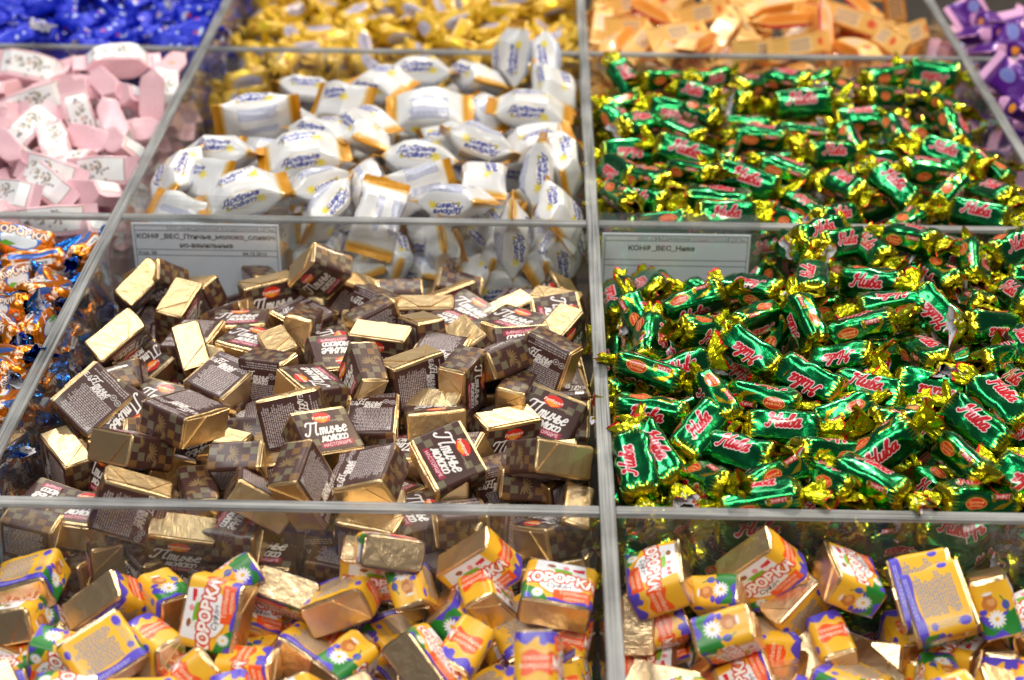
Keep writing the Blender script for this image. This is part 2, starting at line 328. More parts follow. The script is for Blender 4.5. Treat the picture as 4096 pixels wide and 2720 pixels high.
def print_purple():
    P = Print(56, 80, 4, (80, 14, 130), .25)
    P.rect(0, 0, 8.5, 80, (226, 170, 216)); P.rect(48, 0, 56, 80, (226, 170, 216))
    for yb in (0, 40): P.ell(28, yb + 11, 8, 5, (170, 160, 196)); P.ell(28, yb + 11, 8, 4.4, (110, 120, 190)); P.ell(36, yb + 27, 5, 4, (236, 150, 40)); P.poly([(14, yb + 22), (24, yb + 19), (26, yb + 33), (12, yb + 36)], (226, 170, 216))
    return P.image('purple_print')
# ------------------------------------------------------------------ materials
def nt(name):
    m = bpy.data.materials.new(name); m.use_nodes = True; t = m.node_tree; b = t.nodes['Principled BSDF']; return m, t, b
def crinkle(t, b, scale, strength, dist=.0006, kind='noise', detail=3):
    tc = t.nodes.new('ShaderNodeTexCoord')
    if kind == 'voronoi':
        n = t.nodes.new('ShaderNodeTexVoronoi'); n.feature = 'F1'; o = n.outputs['Distance']
    else:
        n = t.nodes.new('ShaderNodeTexNoise'); n.inputs['Detail'].default_value = detail; o = n.outputs['Fac']
    n.inputs['Scale'].default_value = scale; t.links.new(tc.outputs['Object'], n.inputs['Vector'])
    bp = t.nodes.new('ShaderNodeBump'); bp.inputs['Strength'].default_value = strength; bp.inputs['Distance'].default_value = dist
    t.links.new(o, bp.inputs['Height']); t.links.new(bp.outputs['Normal'], b.inputs['Normal']); return bp
def printed(name, img, rough, coat=0.0, scale=260, strength=.4, kind='noise', metal=1.0):
    m, t, b = nt(name)
    ti = t.nodes.new('ShaderNodeTexImage'); ti.image = img; ti.extension = 'EXTEND'
    uv = t.nodes.new('ShaderNodeUVMap'); uv.uv_map = 'uv'; t.links.new(uv.outputs[0], ti.inputs[0])
    t.links.new(ti.outputs['Color'], b.inputs['Base Color'])
    mu = t.nodes.new('ShaderNodeMath'); mu.operation = 'MULTIPLY'; mu.inputs[1].default_value = metal
    t.links.new(ti.outputs['Alpha'], mu.inputs[0]); t.links.new(mu.outputs[0], b.inputs['Metallic'])
    b.inputs['Roughness'].default_value = rough; b.inputs['Coat Weight'].default_value = coat; b.inputs['Coat Roughness'].default_value = .12
    crinkle(t, b, scale, strength, kind=kind); return m
def plain(name, col, rough, metal=0.0, scale=260, strength=.4, coat=0.0, kind='noise'):
    m, t, b = nt(name)
    b.inputs['Base Color'].default_value = (*[((c / 255.) / 12.92 if c / 255. < .04 else ((c / 255. + .055) / 1.055) ** 2.4) for c in col], 1)
    b.inputs['Roughness'].default_value = rough; b.inputs['Metallic'].default_value = metal; b.inputs['Coat Weight'].default_value = coat
    if strength: crinkle(t, b, scale, strength, kind=kind)
    return m
def gold_linen(name, col, rough):
    m, t, b = nt(name); b.inputs['Metallic'].default_value = 1.0; b.inputs['Roughness'].default_value = rough
    b.inputs['Base Color'].default_value = (*col, 1)
    tc = t.nodes.new('ShaderNodeTexCoord'); add = None
    n = t.nodes.new('ShaderNodeTexNoise'); n.inputs['Scale'].default_value = 180; n.inputs['Detail'].default_value = 3; t.links.new(tc.outputs['Object'], n.inputs['Vector'])
    mp = t.nodes.new('ShaderNodeMapping'); mp.inputs['Scale'].default_value = (1500, 160, 160); t.links.new(tc.outputs['Object'], mp.inputs['Vector'])
    n2 = t.nodes.new('ShaderNodeTexNoise'); n2.inputs['Scale'].default_value = 1.0; t.links.new(mp.outputs[0], n2.inputs['Vector'])
    mx = t.nodes.new('ShaderNodeMath'); mx.operation = 'MULTIPLY_ADD'; mx.inputs[1].default_value = .25; t.links.new(n2.outputs['Fac'], mx.inputs[0]); t.links.new(n.outputs['Fac'], mx.inputs[2])
    bp = t.nodes.new('ShaderNodeBump'); bp.inputs['Strength'].default_value = .65; bp.inputs['Distance'].default_value = .0008
    t.links.new(mx.outputs[0], bp.inputs['Height']); t.links.new(bp.outputs['Normal'], b.inputs['Normal']); return m
MT = dict(
    choc=printed('chocolate_band_paper', print_choc(), .42, .15, 120, .12, metal=1),
    cow=printed('souffle_band_paper', print_cow(), .36, .1, 110, .3),
    niva=printed('green_foil', print_niva(), .22, .45, 150, .7),
    orange=printed('orange_foil', print_orange(), .26, .2, 220, .6),
    blue=printed('blue_wrap', print_blue(), .42, .05, 220, .5),
    yellow=printed('yellow_wrap', print_yellow(), .32, .2, 220, .5),
    white=printed('white_film', print_white(), .26, .3, 110, .9),
    pink=printed('pink_paper', print_pink(), .34, .2, 70, .9),
    wafer=printed('wafer_paper', print_wafer(), .34, .25, 70, .7),
    purple=printed('purple_film', print_purple(), .3, .2, 130, .4),
    gold=gold_linen('gold_foil', (.82, .60, .32), .36),
    gold2=gold_linen('smooth_gold_foil', (.89, .66, .39), .30),
    lime=plain('lime_foil', (186, 186, 14), .24, .85, 300, .6), red=plain('red_foil_edge', (196, 24, 24), .3, .7, 420, .4), white_in=plain('white_paper_back', (226, 228, 236), .6, 0, 300, .3),
    bluefoil=plain('blue_foil', (40, 120, 214), .2, 1.0, 420, .7), bluewrap=plain('blue_film', (10, 36, 196), .4, .25, 420, .6), yellowwrap=plain('yellow_film', (218, 180, 40), .34, .15, 420, .6), goldprint=plain('gold_film', (200, 138, 20), .3, .25, 300, .4),
    pinkcard=plain('pink_card', (234, 192, 202), .36, 0, 200, .3, .2), orangecard=plain('orange_card', (240, 192, 112), .36, 0, 200, .3, .2), lilac=plain('lilac_card', (224, 170, 216), .4, 0, 200, .2, .1))
# ------------------------------------------------------------------ wrapper meshes (millimetres in, metres out)
def mesh(name, V, F, mats, UV=None, MI=None, smooth_=True, sharp=None):
    me = bpy.data.meshes.new(name); me.from_pydata([(x * .001, y * .001, z * .001) for x, y, z in V], [], F)
    for m in mats: me.materials.append(m)
    if MI: me.polygons.foreach_set('material_index', MI)
    if UV:
        l = me.uv_layers.new(name='uv'); k = 0
        for f in UV:
            for u in f: l.data[k].uv = u; k += 1
    me.polygons.foreach_set('use_smooth', [smooth_] * len(F))
    if smooth_ and sharp: me.set_sharp_from_angle(angle=math.radians(sharp))
    me.update(); return me
def loop_rr(a, b, r, ns=4, nc=3):
    """rounded rectangle, starts at (-a+r, b), runs along +x on the top, then down the +x side"""
    out = []
    def edge(p, q):
        for i in range(ns): t = i / ns; out.append((p[0] + (q[0] - p[0]) * t, p[1] + (q[1] - p[1]) * t))
    def corner(cx, cy, t0):
        for i in range(nc): t = t0 - (math.pi / 2) * i / nc; out.append((cx + r * math.cos(t), cy + r * math.sin(t)))
    edge((-a + r, b), (a - r, b)); corner(a - r, b - r, math.pi / 2)
    edge((a, b - r), (a, -b + r)); corner(a - r, -b + r, 0)
    edge((a - r, -b), (-a + r, -b)); corner(-a + r, -b + r, -math.pi / 2)
    edge((-a, -b + r), (-a, b - r)); corner(-a + r, b - r, math.pi)
    return out
def lens(L):
    s = [0.0]
    for i in range(len(L)): p, q = L[i], L[(i + 1) % len(L)]; s.append(s[-1] + math.hypot(q[0] - p[0], q[1] - p[1]))
    return s
class Wob:
    def __init__(s, seed, amp, f=.09):
        r = random.Random(seed); s.k = [(r.uniform(-1, 1) * f * 6.28, r.uniform(-1, 1) * f * 6.28, r.uniform(-1, 1) * f * 6.28, r.uniform(0, 6.28), r.uniform(.4, 1)) for _ in range(6)]; s.a = amp
    def __call__(s, x, y, z): return s.a * sum(q[4] * math.sin(q[0] * x + q[1] * y + q[2] * z + q[3]) for q in s.k) / 2.2
def block(kind, seed, X, Y, Z, r, bulge, foil, band, margin):
    """a block in gold foil with envelope folds at both ends (+-Y) and a printed band round its middle"""
    a, b, h = X / 2, Z / 2, Y / 2; W = Wob(seed, .35); rn = random.Random(seed)
    Lp = loop_rr(a, b, r); n = len(Lp)
    def pt(p, y, off=0.0):
        x, z = p; k = 1 - (y / h) ** 2
        fx = math.copysign(1, x) if abs(x) > a - r * .5 else 0; fz = math.copysign(1, z) if abs(z) > b - r * .5 else 0
        q = math.hypot(x / a, z / b)
        bx = bulge * k * (1 - (x / a) ** 2) * (1 if abs(z) > b * .9 else 0) * math.copysign(1, z)
        w_ = W(x, y, z)
        nx, nz = (x / a) ** 7, (z / b) ** 7; l = math.hypot(nx, nz) or 1
        return (x + (off + w_) * nx / l, y, z + (off + w_) * nz / l + bx)
    V, F = [], []
    ys = [-h, -h + .35, -h + 1.2, -h * .5, 0, h * .5, h - 1.2, h - .35, h]; ins = [1.1, .35, 0, 0, 0, 0, 0, .35, 1.1]
    for y, i_ in zip(ys, ins):
        for p in Lp: V.append(pt((p[0] * (1 - i_ / a), p[1] * (1 - i_ / b)), y))
    for j in range(len(ys) - 1):
        for i in range(n): i2 = (i + 1) % n; F.append((j * n + i, j * n + i2, (j + 1) * n + i2, (j + 1) * n + i))
    F.append(tuple(range(n))); F.append(tuple(reversed([(len(ys) - 1) * n + i for i in range(n)])))
    for sgn in (-1, 1):                       # folded flaps: two side triangles under one long trapezoid
        up = rn.choice((-1, 1)); d = b * 1.55 * rn.uniform(.8, 1.1)
        for poly_, t0, t1 in (([(-a + 1, -b + 1), (-a + 1, b - 1), (-a + d, up * (b - 1.6))], .15, .5), ([(a - 1, b - 1), (a - 1, -b + 1), (a - d, up * (b - 1.6))], .15, .5),
                              ([(-a + .9, -up * (b - .8)), (a - .9, -up * (b - .8)), (a - d - .6, up * (b - 1.4)), (-a + d + .6, up * (b - 1.4))], .55, 1.0)):
            k0 = len(V); m_ = len(poly_)
            for (x, z) in poly_: V.append((x, sgn * (h - .2), z))
            for i, (x, z) in enumerate(poly_): V.append((x * .985, sgn * (h + (t1 if (z * up) > 0 else t0) + rn.uniform(-.08, .08)), z * .97))
            F.append(tuple(range(k0 + m_, k0 + 2 * m_)))
            for i in range(m_): i2 = (i + 1) % m_; F.append((k0 + i, k0 + i2, k0 + m_ + i2, k0 + m_ + i))
    foilm = mesh(kind + '_foil', V, F, [foil], None, None, True, 28)
    hb = h - margin; V, F, UV = [], [], []; S = lens(Lp); tot = S[-1]; s0 = -r * .0
    yy = [-hb, -hb * .5, 0, hb * .5, hb]
    sh = rn.uniform(-.5, .5)
    for y in yy:
        for p in Lp: V.append(pt(p, y + sh, .22))
    for j in range(len(yy) - 1):
        for i in range(n):
            i2 = (i + 1) % n; F.append((j * n + i, j * n + i2, (j + 1) * n + i2, (j + 1) * n + i))
            # the print starts at the front's left edge: shift by the corner radius
            def uu(k): return (S[k] + r * .8) / tot
            v0, v1 = j / (len(yy) - 1), (j + 1) / (len(yy) - 1)
            q0, q1 = uu(i), uu(i + 1)
            if q0 >= 1: q0 -= 1; q1 -= 1
            if q1 > 1: q1 = 1
            UV.append(((q0, v0), (q1, v0), (q1, v1), (q0, v1)))
    bandm = mesh(kind + '_band', V, F, [band], UV, None, True, 40)
    return foilm, bandm
def flip(F): return [tuple(reversed(f)) for f in F]
def twist_body(kind, seed, L, B, T, mat, neck=3.0):
    rn = random.Random(seed); W = Wob(seed, 1.0, .09); Lp = loop_rr(B / 2, T / 2, min(B, T) * .30, 4, 3); n = len(Lp); S = lens(Lp)
    xs = [-1, -.97, -.92, -.84, -.72, -.5, -.25, 0, .25, .5, .72, .84, .92, .97, 1]
    V, F, UV = [], [], []; ph = [rn.uniform(0, 6.28) for _ in range(4)]
    for x in xs:
        e = max(0, (abs(x) - .70) / .30); k = math.sqrt(max(0, 1 - (e * .985) ** 2.4)); s_ = neck / (B / 2) + (1 - neck / (B / 2)) * k
        xx = x * L / 2 * (1.0 + .02 * e)
        for i, p in enumerate(Lp):
            t = 2 * math.pi * i / n; pl = 1 + (.16 * e * (1.3 - e)) * math.sin(7 * t + ph[0] + x) + .07 * e * math.sin(13 * t + ph[1])
            w_ = W(xx, p[0], p[1]) * (1 - .4 * e)
            y, z = p[0] * s_ * pl, p[1] * (s_ if s_ * T / 2 > neck * .8 else neck * .8 / (T / 2)) * pl
            l = math.hypot(y, z) or 1
            V.append((xx, y + w_ * y / l, z + w_ * z / l))
    for j in range(len(xs) - 1):
        for i in range(n):
            i2 = (i + 1) % n; F.append((j * n + i, (j + 1) * n + i, (j + 1) * n + i2, j * n + i2))
            u0, u1 = (xs[j] + 1) / 2, (xs[j + 1] + 1) / 2; v0, v1 = S[i] / S[-1], S[i + 1] / S[-1]
            UV.append(((u0, v0), (u1, v0), (u1, v1), (u0, v1)))
    return mesh(kind + '_body', V, flip(F), [mat], [tuple(reversed(u)) for u in UV], None, True, 50)
def twist_end(kind, seed, ln, R, mats, neck=3.0, flat=.45):
    """a fan of crumpled foil, opening along +x; outer foil, thin rim, pale inside"""
    rn = random.Random(seed); n = 30; rings = 8; V, F, MI = [], [], []; ph = [rn.uniform(0, 6.28) for _ in range(5)]
    kx = rn.choice((2, 3)); bend = rn.uniform(-.5, .5); bend2 = rn.uniform(-.5, .5)
    jit = [[rn.uniform(-1, 1) for _ in range(n)] for _ in range(rings)]
    for side in (0, 1):
        for j in range(rings):
            t = j / (rings - 2) * .95 if j < rings - 1 else 1.0; r = neck * (1 - .45 * math.sin(math.pi * min(1, t * 2.2))) * (1 - t) + R * t ** .8
            for i in range(n):
                q = 2 * math.pi * i / n
                rr = r * (1 + t * (.40 * math.sin(kx * q + ph[0]) + .24 * math.sin(5 * q + ph[1] + 2 * t) + .10 * math.sin(9 * q + ph[2])) + .12 * jit[j][i] * min(1, t + .25))
                rr *= (1 if side == 0 else .955)
                fl = 1 - (1 - flat) * min(1, t * 1.6)
                x = ln * t * (1 + .14 * math.sin(2 * q + ph[3]) + .10 * math.sin(5 * q + ph[4]) + .06 * jit[j][i]) - 1.2
                y, z = rr * math.cos(q), rr * math.sin(q) * fl
                z += t * t * bend * ln * .6; y += t * t * bend2 * ln * .4
                V.append((x, y, z))
    for side in (0, 1):
        o = side * rings * n
        for j in range(rings - 1):
            for i in range(n):
                i2 = (i + 1) % n; f = (o + j * n + i, o + (j + 1) * n + i, o + (j + 1) * n + i2, o + j * n + i2)
                F.append(f if side else tuple(reversed(f))); MI.append(2 if side else (1 if j == rings - 2 else 0))
    o = rings * n
    for i in range(n): i2 = (i + 1) % n; F.append(((rings - 1) * n + i, (rings - 1) * n + i2, o + (rings - 1) * n + i2, o + (rings - 1) * n + i)); MI.append(1)
    return mesh(kind + '_end', V, F, mats, None, MI, False)
def pack(kind, seed, L, B, T, fin, finw, mat, endmat, box=.5, wob=.8):
    """flow pack: a pillow along x that closes to a flat crimped fin at each end"""
    rn = random.Random(seed); W = Wob(seed, wob, .05); Lp = loop_rr(B / 2, T / 2, min(B, T) * (.5 - box * (.38 if box < .9 else .44)), 5, 3); n = len(Lp); S = lens(Lp)
    tot = L + 2 * fin; us = [fin / tot + (L / tot) * t for t in (0, .03, .07, .1, .16, .28, .42, .58, .72, .84, .9, .93, .97, 1)]
    V, F, UV = [], [], []; ph = rn.uniform(0, 6.28)
    for u in us:
        x = (u - .5) * tot; t = abs(x) / (L / 2); e = max(0, (t - (.40 if box < .9 else .64)) / (.60 if box < .9 else .36)) ** (1.12 if box < .9 else 1.0)
        for i, p in enumerate(Lp):
            fy = p[0] / (B / 2) * finw / 2; y = p[0] * (1 - e) + fy * e; z = p[1] * (1 - e) + p[1] / (T / 2) * .35 * e
            w_ = W(x, p[0], p[1]) * (1 - e); l = math.hypot(y, z) or 1
            V.append((x, y + w_ * y / l, z + w_ * z / l + e * (1 - e) * 1.3 * math.sin(i * .8 + ph)))
    for j in range(len(us) - 1):
        for i in range(n):
            i2 = (i + 1) % n; F.append((j * n + i, j * n + i2, (j + 1) * n + i2, (j + 1) * n + i))
            v0, v1 = S[i] / S[-1], S[i + 1] / S[-1]; UV.append(((us[j], v0), (us[j], v1), (us[j + 1], v1), (us[j + 1], v0)))
    body = mesh(kind + '_body', V, F, [mat], UV, None, True, 26 if box < .9 else 14)
    ends = []
    for k in range(2):
        V, F = [], []; m_ = 14; rows = 4; cv = rn.uniform(-.5, .5)
        for side in (1, -1):
            for j in range(rows):
                x = fin * j / (rows - 1)
                for i in range(m_ + 1):
                    y = (i / m_ - .5) * finw; zz = .5 if (i % 2 and j == rows - 1) else 0
                    V.append((x - .25 + zz, y, side * .22 + .25 * math.sin(j * 2.6 + 1) + cv * x * .5 + .5 * math.sin(y * .22 + ph + k) * j / rows))
        o = rows * (m_ + 1)
        for side in (0, 1):
            for j in range(rows - 1):
                for i in range(m_):
                    f = (side * o + j * (m_ + 1) + i, side * o + (j + 1) * (m_ + 1) + i, side * o + (j + 1) * (m_ + 1) + i + 1, side * o + j * (m_ + 1) + i + 1)
                    F.append(f if side == 0 else tuple(reversed(f)))
        for i in range(m_): a_ = (rows - 1) * (m_ + 1) + i; F.append((a_, o + a_, o + a_ + 1, a_ + 1))
        for e_ in (0, m_):
            for j in range(rows - 1): a_ = j * (m_ + 1) + e_; b_ = a_ + m_ + 1; F.append((a_, b_, o + b_, o + a_))
        ends.append(mesh(kind + '_fin', V, F, [endmat], None, None, True, 30))
    return body, ends
# ------------------------------------------------------------------ one source of each kind, in a few variants: list of (part name, mesh, matrix, label)
def half(x): return Matrix.Translation((x * .001, 0, 0))
def flipx(x): return Matrix.Translation((x * .001, 0, 0)) @ Matrix.Rotation(math.pi, 4, 'Z')
I4 = Matrix.Identity(4); KINDS = {}
def reg_block(key, name, n, *a):
    KINDS[key] = (name, [[('foil_wrapper', f, I4), ('paper_band', b, I4)] for f, b in (block(name, 11 + s, *a) for s in range(n))])
def reg_twist(key, name, n, L, B, T, ln, R, mat, mats, neck=3.0):
    vs = []
    for s in range(n):
        bd = twist_body(name, 31 + s, L, B, T, mat, neck)
        e1 = twist_end(name, 61 + 2 * s, ln, R, mats if s % 3 == 0 else [mats[0], mats[1], mats[0]], neck); e2 = twist_end(name, 62 + 2 * s, ln * .9, R * .85, mats if s % 3 == 1 else [mats[0], mats[1], mats[0]], neck)
        vs.append([('wrapped_body', bd, I4), ('twisted_end', e1, half(L / 2)), ('twisted_end', e2, flipx(-L / 2))])
    KINDS[key] = (name, vs)
def reg_pack(key, name, n, L, B, T, fin, finw, mat, endmat, box, wob):
    vs = []
    for s in range(n):
        bd, en = pack(name, 91 + s, L, B, T, fin, finw, mat, endmat, box, wob)
        vs.append([('pouch', bd, I4), ('sealed_end', en[0], half(L / 2)), ('sealed_end', en[1], flipx(-L / 2))])
    KINDS[key] = (name, vs)
reg_block('CHOC', 'chocolate_candy', 4, 33, 28, 16.5, 1.9, .2, MT['gold'], MT['choc'], 1.3)
reg_block('KOR', 'souffle_candy', 4, 33, 27, 17, 3.2, 1.3, MT['gold2'], MT['cow'], 1.1)
reg_twist('GRN', 'green_candy', 6, 40, 19, 15.5, 12.5, 8.0, MT['niva'], [MT['lime'], MT['red'], MT['white_in']])
reg_twist('ORT', 'orange_candy', 4, 38, 18, 14, 13, 7.2, MT['orange'], [MT['bluefoil'], MT['bluefoil'], MT['white_in']])
reg_twist('BLU', 'blue_candy', 4, 34, 17, 14, 13, 10, MT['blue'], [MT['bluewrap'], MT['bluewrap'], MT['white_in']])
reg_twist('YEL', 'yellow_candy', 4, 36, 18, 14, 12, 10, MT['yellow'], [MT['yellowwrap'], MT['yellowwrap'], MT['yellowwrap']])
reg_pack('WHT', 'white_candy', 4, 47, 29, 22, 4.5, 31, MT['white'], MT['goldprint'], .62, 1.5)
reg_pack('PNK', 'pink_candy', 4, 43, 20, 17, 8, 19, MT['pink'], MT['pinkcard'], .97, 1.0)
reg_pack('OBR', 'wafer_bar', 3, 62, 18, 12, 6, 18, MT['wafer'], MT['orangecard'], .98, .7)
reg_pack('PUR', 'purple_candy', 3, 42, 26, 16, 8, 28, MT['purple'], MT['lilac'], .5, .8)
def place(key, var, loc, q, s, label, cat, group):
    name, vs = KINDS[key]
    r = bpy.data.objects.new(name, None); COL.objects.link(r); r.empty_display_size = .01
    r.location = loc; r.rotation_mode = 'QUATERNION'; r.rotation_quaternion = q; r.scale = (s, s, s)
    r['label'] = label; r['category'] = cat; r['group'] = group
    for pn, me, mx in vs[var % len(vs)]:
        o = bpy.data.objects.new(pn, me); COL.objects.link(o); o.parent = r; o.matrix_local = mx
    return r
# ------------------------------------------------------------------ setting: the shelf under the bins and the shop floor
def solid(name, boxes, mats, parent=None, bevel=0.0, mi=None):
    bm = bmesh.new()
    for k, (x0, y0, z0, x1, y1, z1) in enumerate(boxes):
        vs = [bm.verts.new(p) for p in ((x0, y0, z0), (x1, y0, z0), (x1, y1, z0), (x0, y1, z0), (x0, y0, z1), (x1, y0, z1), (x1, y1, z1), (x0, y1, z1))]
        for f in ((3, 2, 1, 0), (4, 5, 6, 7), (0, 1, 5, 4), (1, 2, 6, 5), (2, 3, 7, 6), (3, 0, 4, 7)):
            fc = bm.faces.new([vs[i] for i in f]); fc.material_index = mi[k] if mi else 0
    if bevel: bmesh.ops.bevel(bm, geom=bm.edges[:], offset=bevel, segments=2, affect='EDGES', profile=.5)
    me = bpy.data.meshes.new(name); bm.to_mesh(me); bm.free()
    for m in mats: me.materials.append(m)
    o = bpy.data.objects.new(name, me); COL.objects.link(o)
    if parent: o.parent = parent
    return o
shelf_m = plain('shelf_laminate', (96, 86, 78), .5, 0, 40, .1)
floor_m = plain('floor_tile', (120, 108, 96), .5, 0, 8, .05)
fl = solid('shop_floor', [(-6, -5, -1.0, 6, 9, -.96)], [floor_m]); fl['kind'] = 'structure'
sh = solid('display_shelf', [(-.95, -.66, -.19, .95, .66, -.152)], [shelf_m], bevel=.003); sh['kind'] = 'structure'
# ------------------------------------------------------------------ clear acrylic dividers
ga, t, b = nt('clear_acrylic'); t.nodes.remove(b)
tr = t.nodes.new('ShaderNodeBsdfTransparent'); tr.inputs[0].default_value = (.95, .965, .965, 1)
gl = t.nodes.new('ShaderNodeBsdfGlossy'); gl.inputs['Roughness'].default_value = .04; gl.inputs['Color'].default_value = (1, 1, 1, 1)
df = t.nodes.new('ShaderNodeBsdfDiffuse'); df.inputs[0].default_value = (.6, .63, .66, 1)
fr = surface_reflection(t)
m1 = t.nodes.new('ShaderNodeMixShader'); m2 = t.nodes.new('ShaderNodeMixShader'); m1.inputs[0].default_value = .02
t.links.new(tr.outputs[0], m1.inputs[1]); t.links.new(df.outputs[0], m1.inputs[2])
t.links.new(fr.outputs[0], m2.inputs[0]); t.links.new(m1.outputs[0], m2.inputs[1]); t.links.new(gl.outputs[0], m2.inputs[2])
t.links.new(m2.outputs[0], t.nodes['Material Output'].inputs[0])
def edge_mat(name, axis):
    m, t, b = nt(name); tc = t.nodes.new('ShaderNodeTexCoord'); mp = t.nodes.new('ShaderNodeMapping')
    mp.inputs['Scale'].default_value = (14, 900, 900) if axis == 'x' else (900, 14, 900); t.links.new(tc.outputs['Object'], mp.inputs['Vector'])
    n = t.nodes.new('ShaderNodeTexNoise'); n.inputs['Scale'].default_value = 1; n.inputs['Detail'].default_value = 4; t.links.new(mp.outputs[0], n.inputs['Vector'])
    mp2 = t.nodes.new('ShaderNodeMapping'); mp2.inputs['Scale'].default_value = (26, 26, 5); t.links.new(tc.outputs['Object'], mp2.inputs['Vector'])
    n2 = t.nodes.new('ShaderNodeTexNoise'); n2.inputs['Scale'].default_value = 1; n2.inputs['Detail'].default_value = 3; t.links.new(mp2.outputs[0], n2.inputs['Vector'])
    mx = t.nodes.new('ShaderNodeMath'); mx.operation = 'MULTIPLY_ADD'; mx.inputs[1].default_value = 1.7; t.links.new(n.outputs['Fac'], mx.inputs[0]); t.links.new(n2.outputs['Fac'], mx.inputs[2])
    cr = t.nodes.new('ShaderNodeValToRGB'); cr.color_ramp.elements[0].position = .15; cr.color_ramp.elements[0].color = (.05, .058, .062, 1); cr.color_ramp.elements[1].position = .85; cr.color_ramp.elements[1].color = (.46, .48, .49, 1)
    sc_ = t.nodes.new('ShaderNodeMath'); sc_.operation = 'MULTIPLY_ADD'; sc_.inputs[1].default_value = .9; sc_.inputs[2].default_value = -.72; t.links.new(mx.outputs[0], sc_.inputs[0]); t.links.new(sc_.outputs[0], cr.inputs[0]); t.links.new(cr.outputs[0], b.inputs['Base Color'])
    b.inputs['Roughness'].default_value = .42; b.inputs['Alpha'].default_value = .72
    bp = t.nodes.new('ShaderNodeBump'); bp.inputs['Strength'].default_value = .5; bp.inputs['Distance'].default_value = .0005; t.links.new(n.outputs['Fac'], bp.inputs['Height']); t.links.new(bp.outputs['Normal'], b.inputs['Normal'])
    return m
ex, ey = edge_mat('sawn_acrylic_edge', 'x'), edge_mat('sawn_acrylic_edge_deep', 'y')
XL, XR, YB, YF = -.3007, .2994, .3118, -.3151; TH = .0072; Y0, Y1 = -.60, .628; X0, X1 = -.90, .90
grid = bpy.data.objects.new('bin_divider', None); COL.objects.link(grid); grid.location = (0, 0, -.152)
grid['label'] = 'clear acrylic grid of dividers with grey sawn top edges between the candy heaps'; grid['category'] = 'divider'
def panel(x0, y0, x1, y1, along):
    z = .152
    p = solid('divider_panel', [(x0, y0, .0005, x1, y1, z - .0026)], [ga], grid)
    e = solid('top_edge', [(x0 - .00015, y0 - .00015, z - .0025, x1 + .00015, y1 + .00015, z)], [ex if along == 'x' else ey], p, bevel=.0005)
for x in (XL, 0.0, XR): panel(x - TH / 2, Y0, x + TH / 2, Y1, 'y')
xs = [X0, XL, 0.0, XR, X1]
for y in (YF, 0.0, YB):
    for i in range(4):
        panel(xs[i] + (TH / 2 + .0004 if i else 0), y - TH / 2 + .0003, xs[i + 1] - (TH / 2 + .0004 if i < 3 else 0), y + TH / 2 - .0003, 'x')
for i in range(4): panel(xs[i] + (TH / 2 + .0004 if i else 0), Y1 - TH, xs[i + 1] - (TH / 2 + .0004 if i < 3 else 0), Y1, 'x')
# ------------------------------------------------------------------ price tags in clear holders hung on the middle divider
def print_tag(rows):
    P = Print(92, 52, 9, (214, 224, 238))
    for y in (50.2, 46.8, 33.6, 29.6): P.rect(1.5, y, 90.5, y + .5, (70, 84, 96))
    P.rect(1.5, 2, 1.9, 50.5, (70, 84, 96)); P.rect(90.1, 2, 90.5, 50.5, (70, 84, 96))
    for (s_, x, y, h, al, wt) in rows: P.text(s_, x, y, h, (30, 36, 44), align=al, weight=wt, stretch=1.08)
    return P.image('tag_print')
TAG1 = [('ООО «ОБЪЕДИНЕННАЯ КОНДИТЕРСКАЯ СЕТЬ»', 89, 48.6, 1.9, 'r', .0), ('КОНФ_ВЕС_Птичье_молоко_сливоч', 46, 43.2, 3.3, 'c', .03), ('но-ванильные', 46, 37.2, 3.3, 'c', .03), ('Код: 00', 3, 31.6, 2.3, 'l', .02), ('04.12.2015', 76, 31.6, 2.3, 'c', .02)]
TAG2 = [('ООО «ОБЪЕДИНЕННАЯ КОНДИТЕРСКАЯ СЕТЬ»', 89, 48.6, 1.9, 'r', .0), ('КОНФ_ВЕС_Нива', 37, 42.2, 3.3, 'c', .03)]
holder_m, t, b = nt('clear_holder_plastic'); 
t.nodes.remove(b); tr = t.nodes.new('ShaderNodeBsdfTransparent'); tr.inputs[0].default_value = (.98, .985, .985, 1); gl = t.nodes.new('ShaderNodeBsdfGlossy'); gl.inputs['Roughness'].default_value = .08
df = t.nodes.new('ShaderNodeBsdfDiffuse'); df.inputs[0].default_value = (.55, .57, .58, 1); fr = surface_reflection(t); m1 = t.nodes.new('ShaderNodeMixShader'); m2 = t.nodes.new('ShaderNodeMixShader'); m1.inputs[0].default_value = .03
t.links.new(tr.outputs[0], m1.inputs[1]); t.links.new(df.outputs[0], m1.inputs[2]); t.links.new(fr.outputs[0], m2.inputs[0]); t.links.new(m1.outputs[0], m2.inputs[1]); t.links.new(gl.outputs[0], m2.inputs[2]); t.links.new(m2.outputs[0], t.nodes['Material Output'].inputs[0])
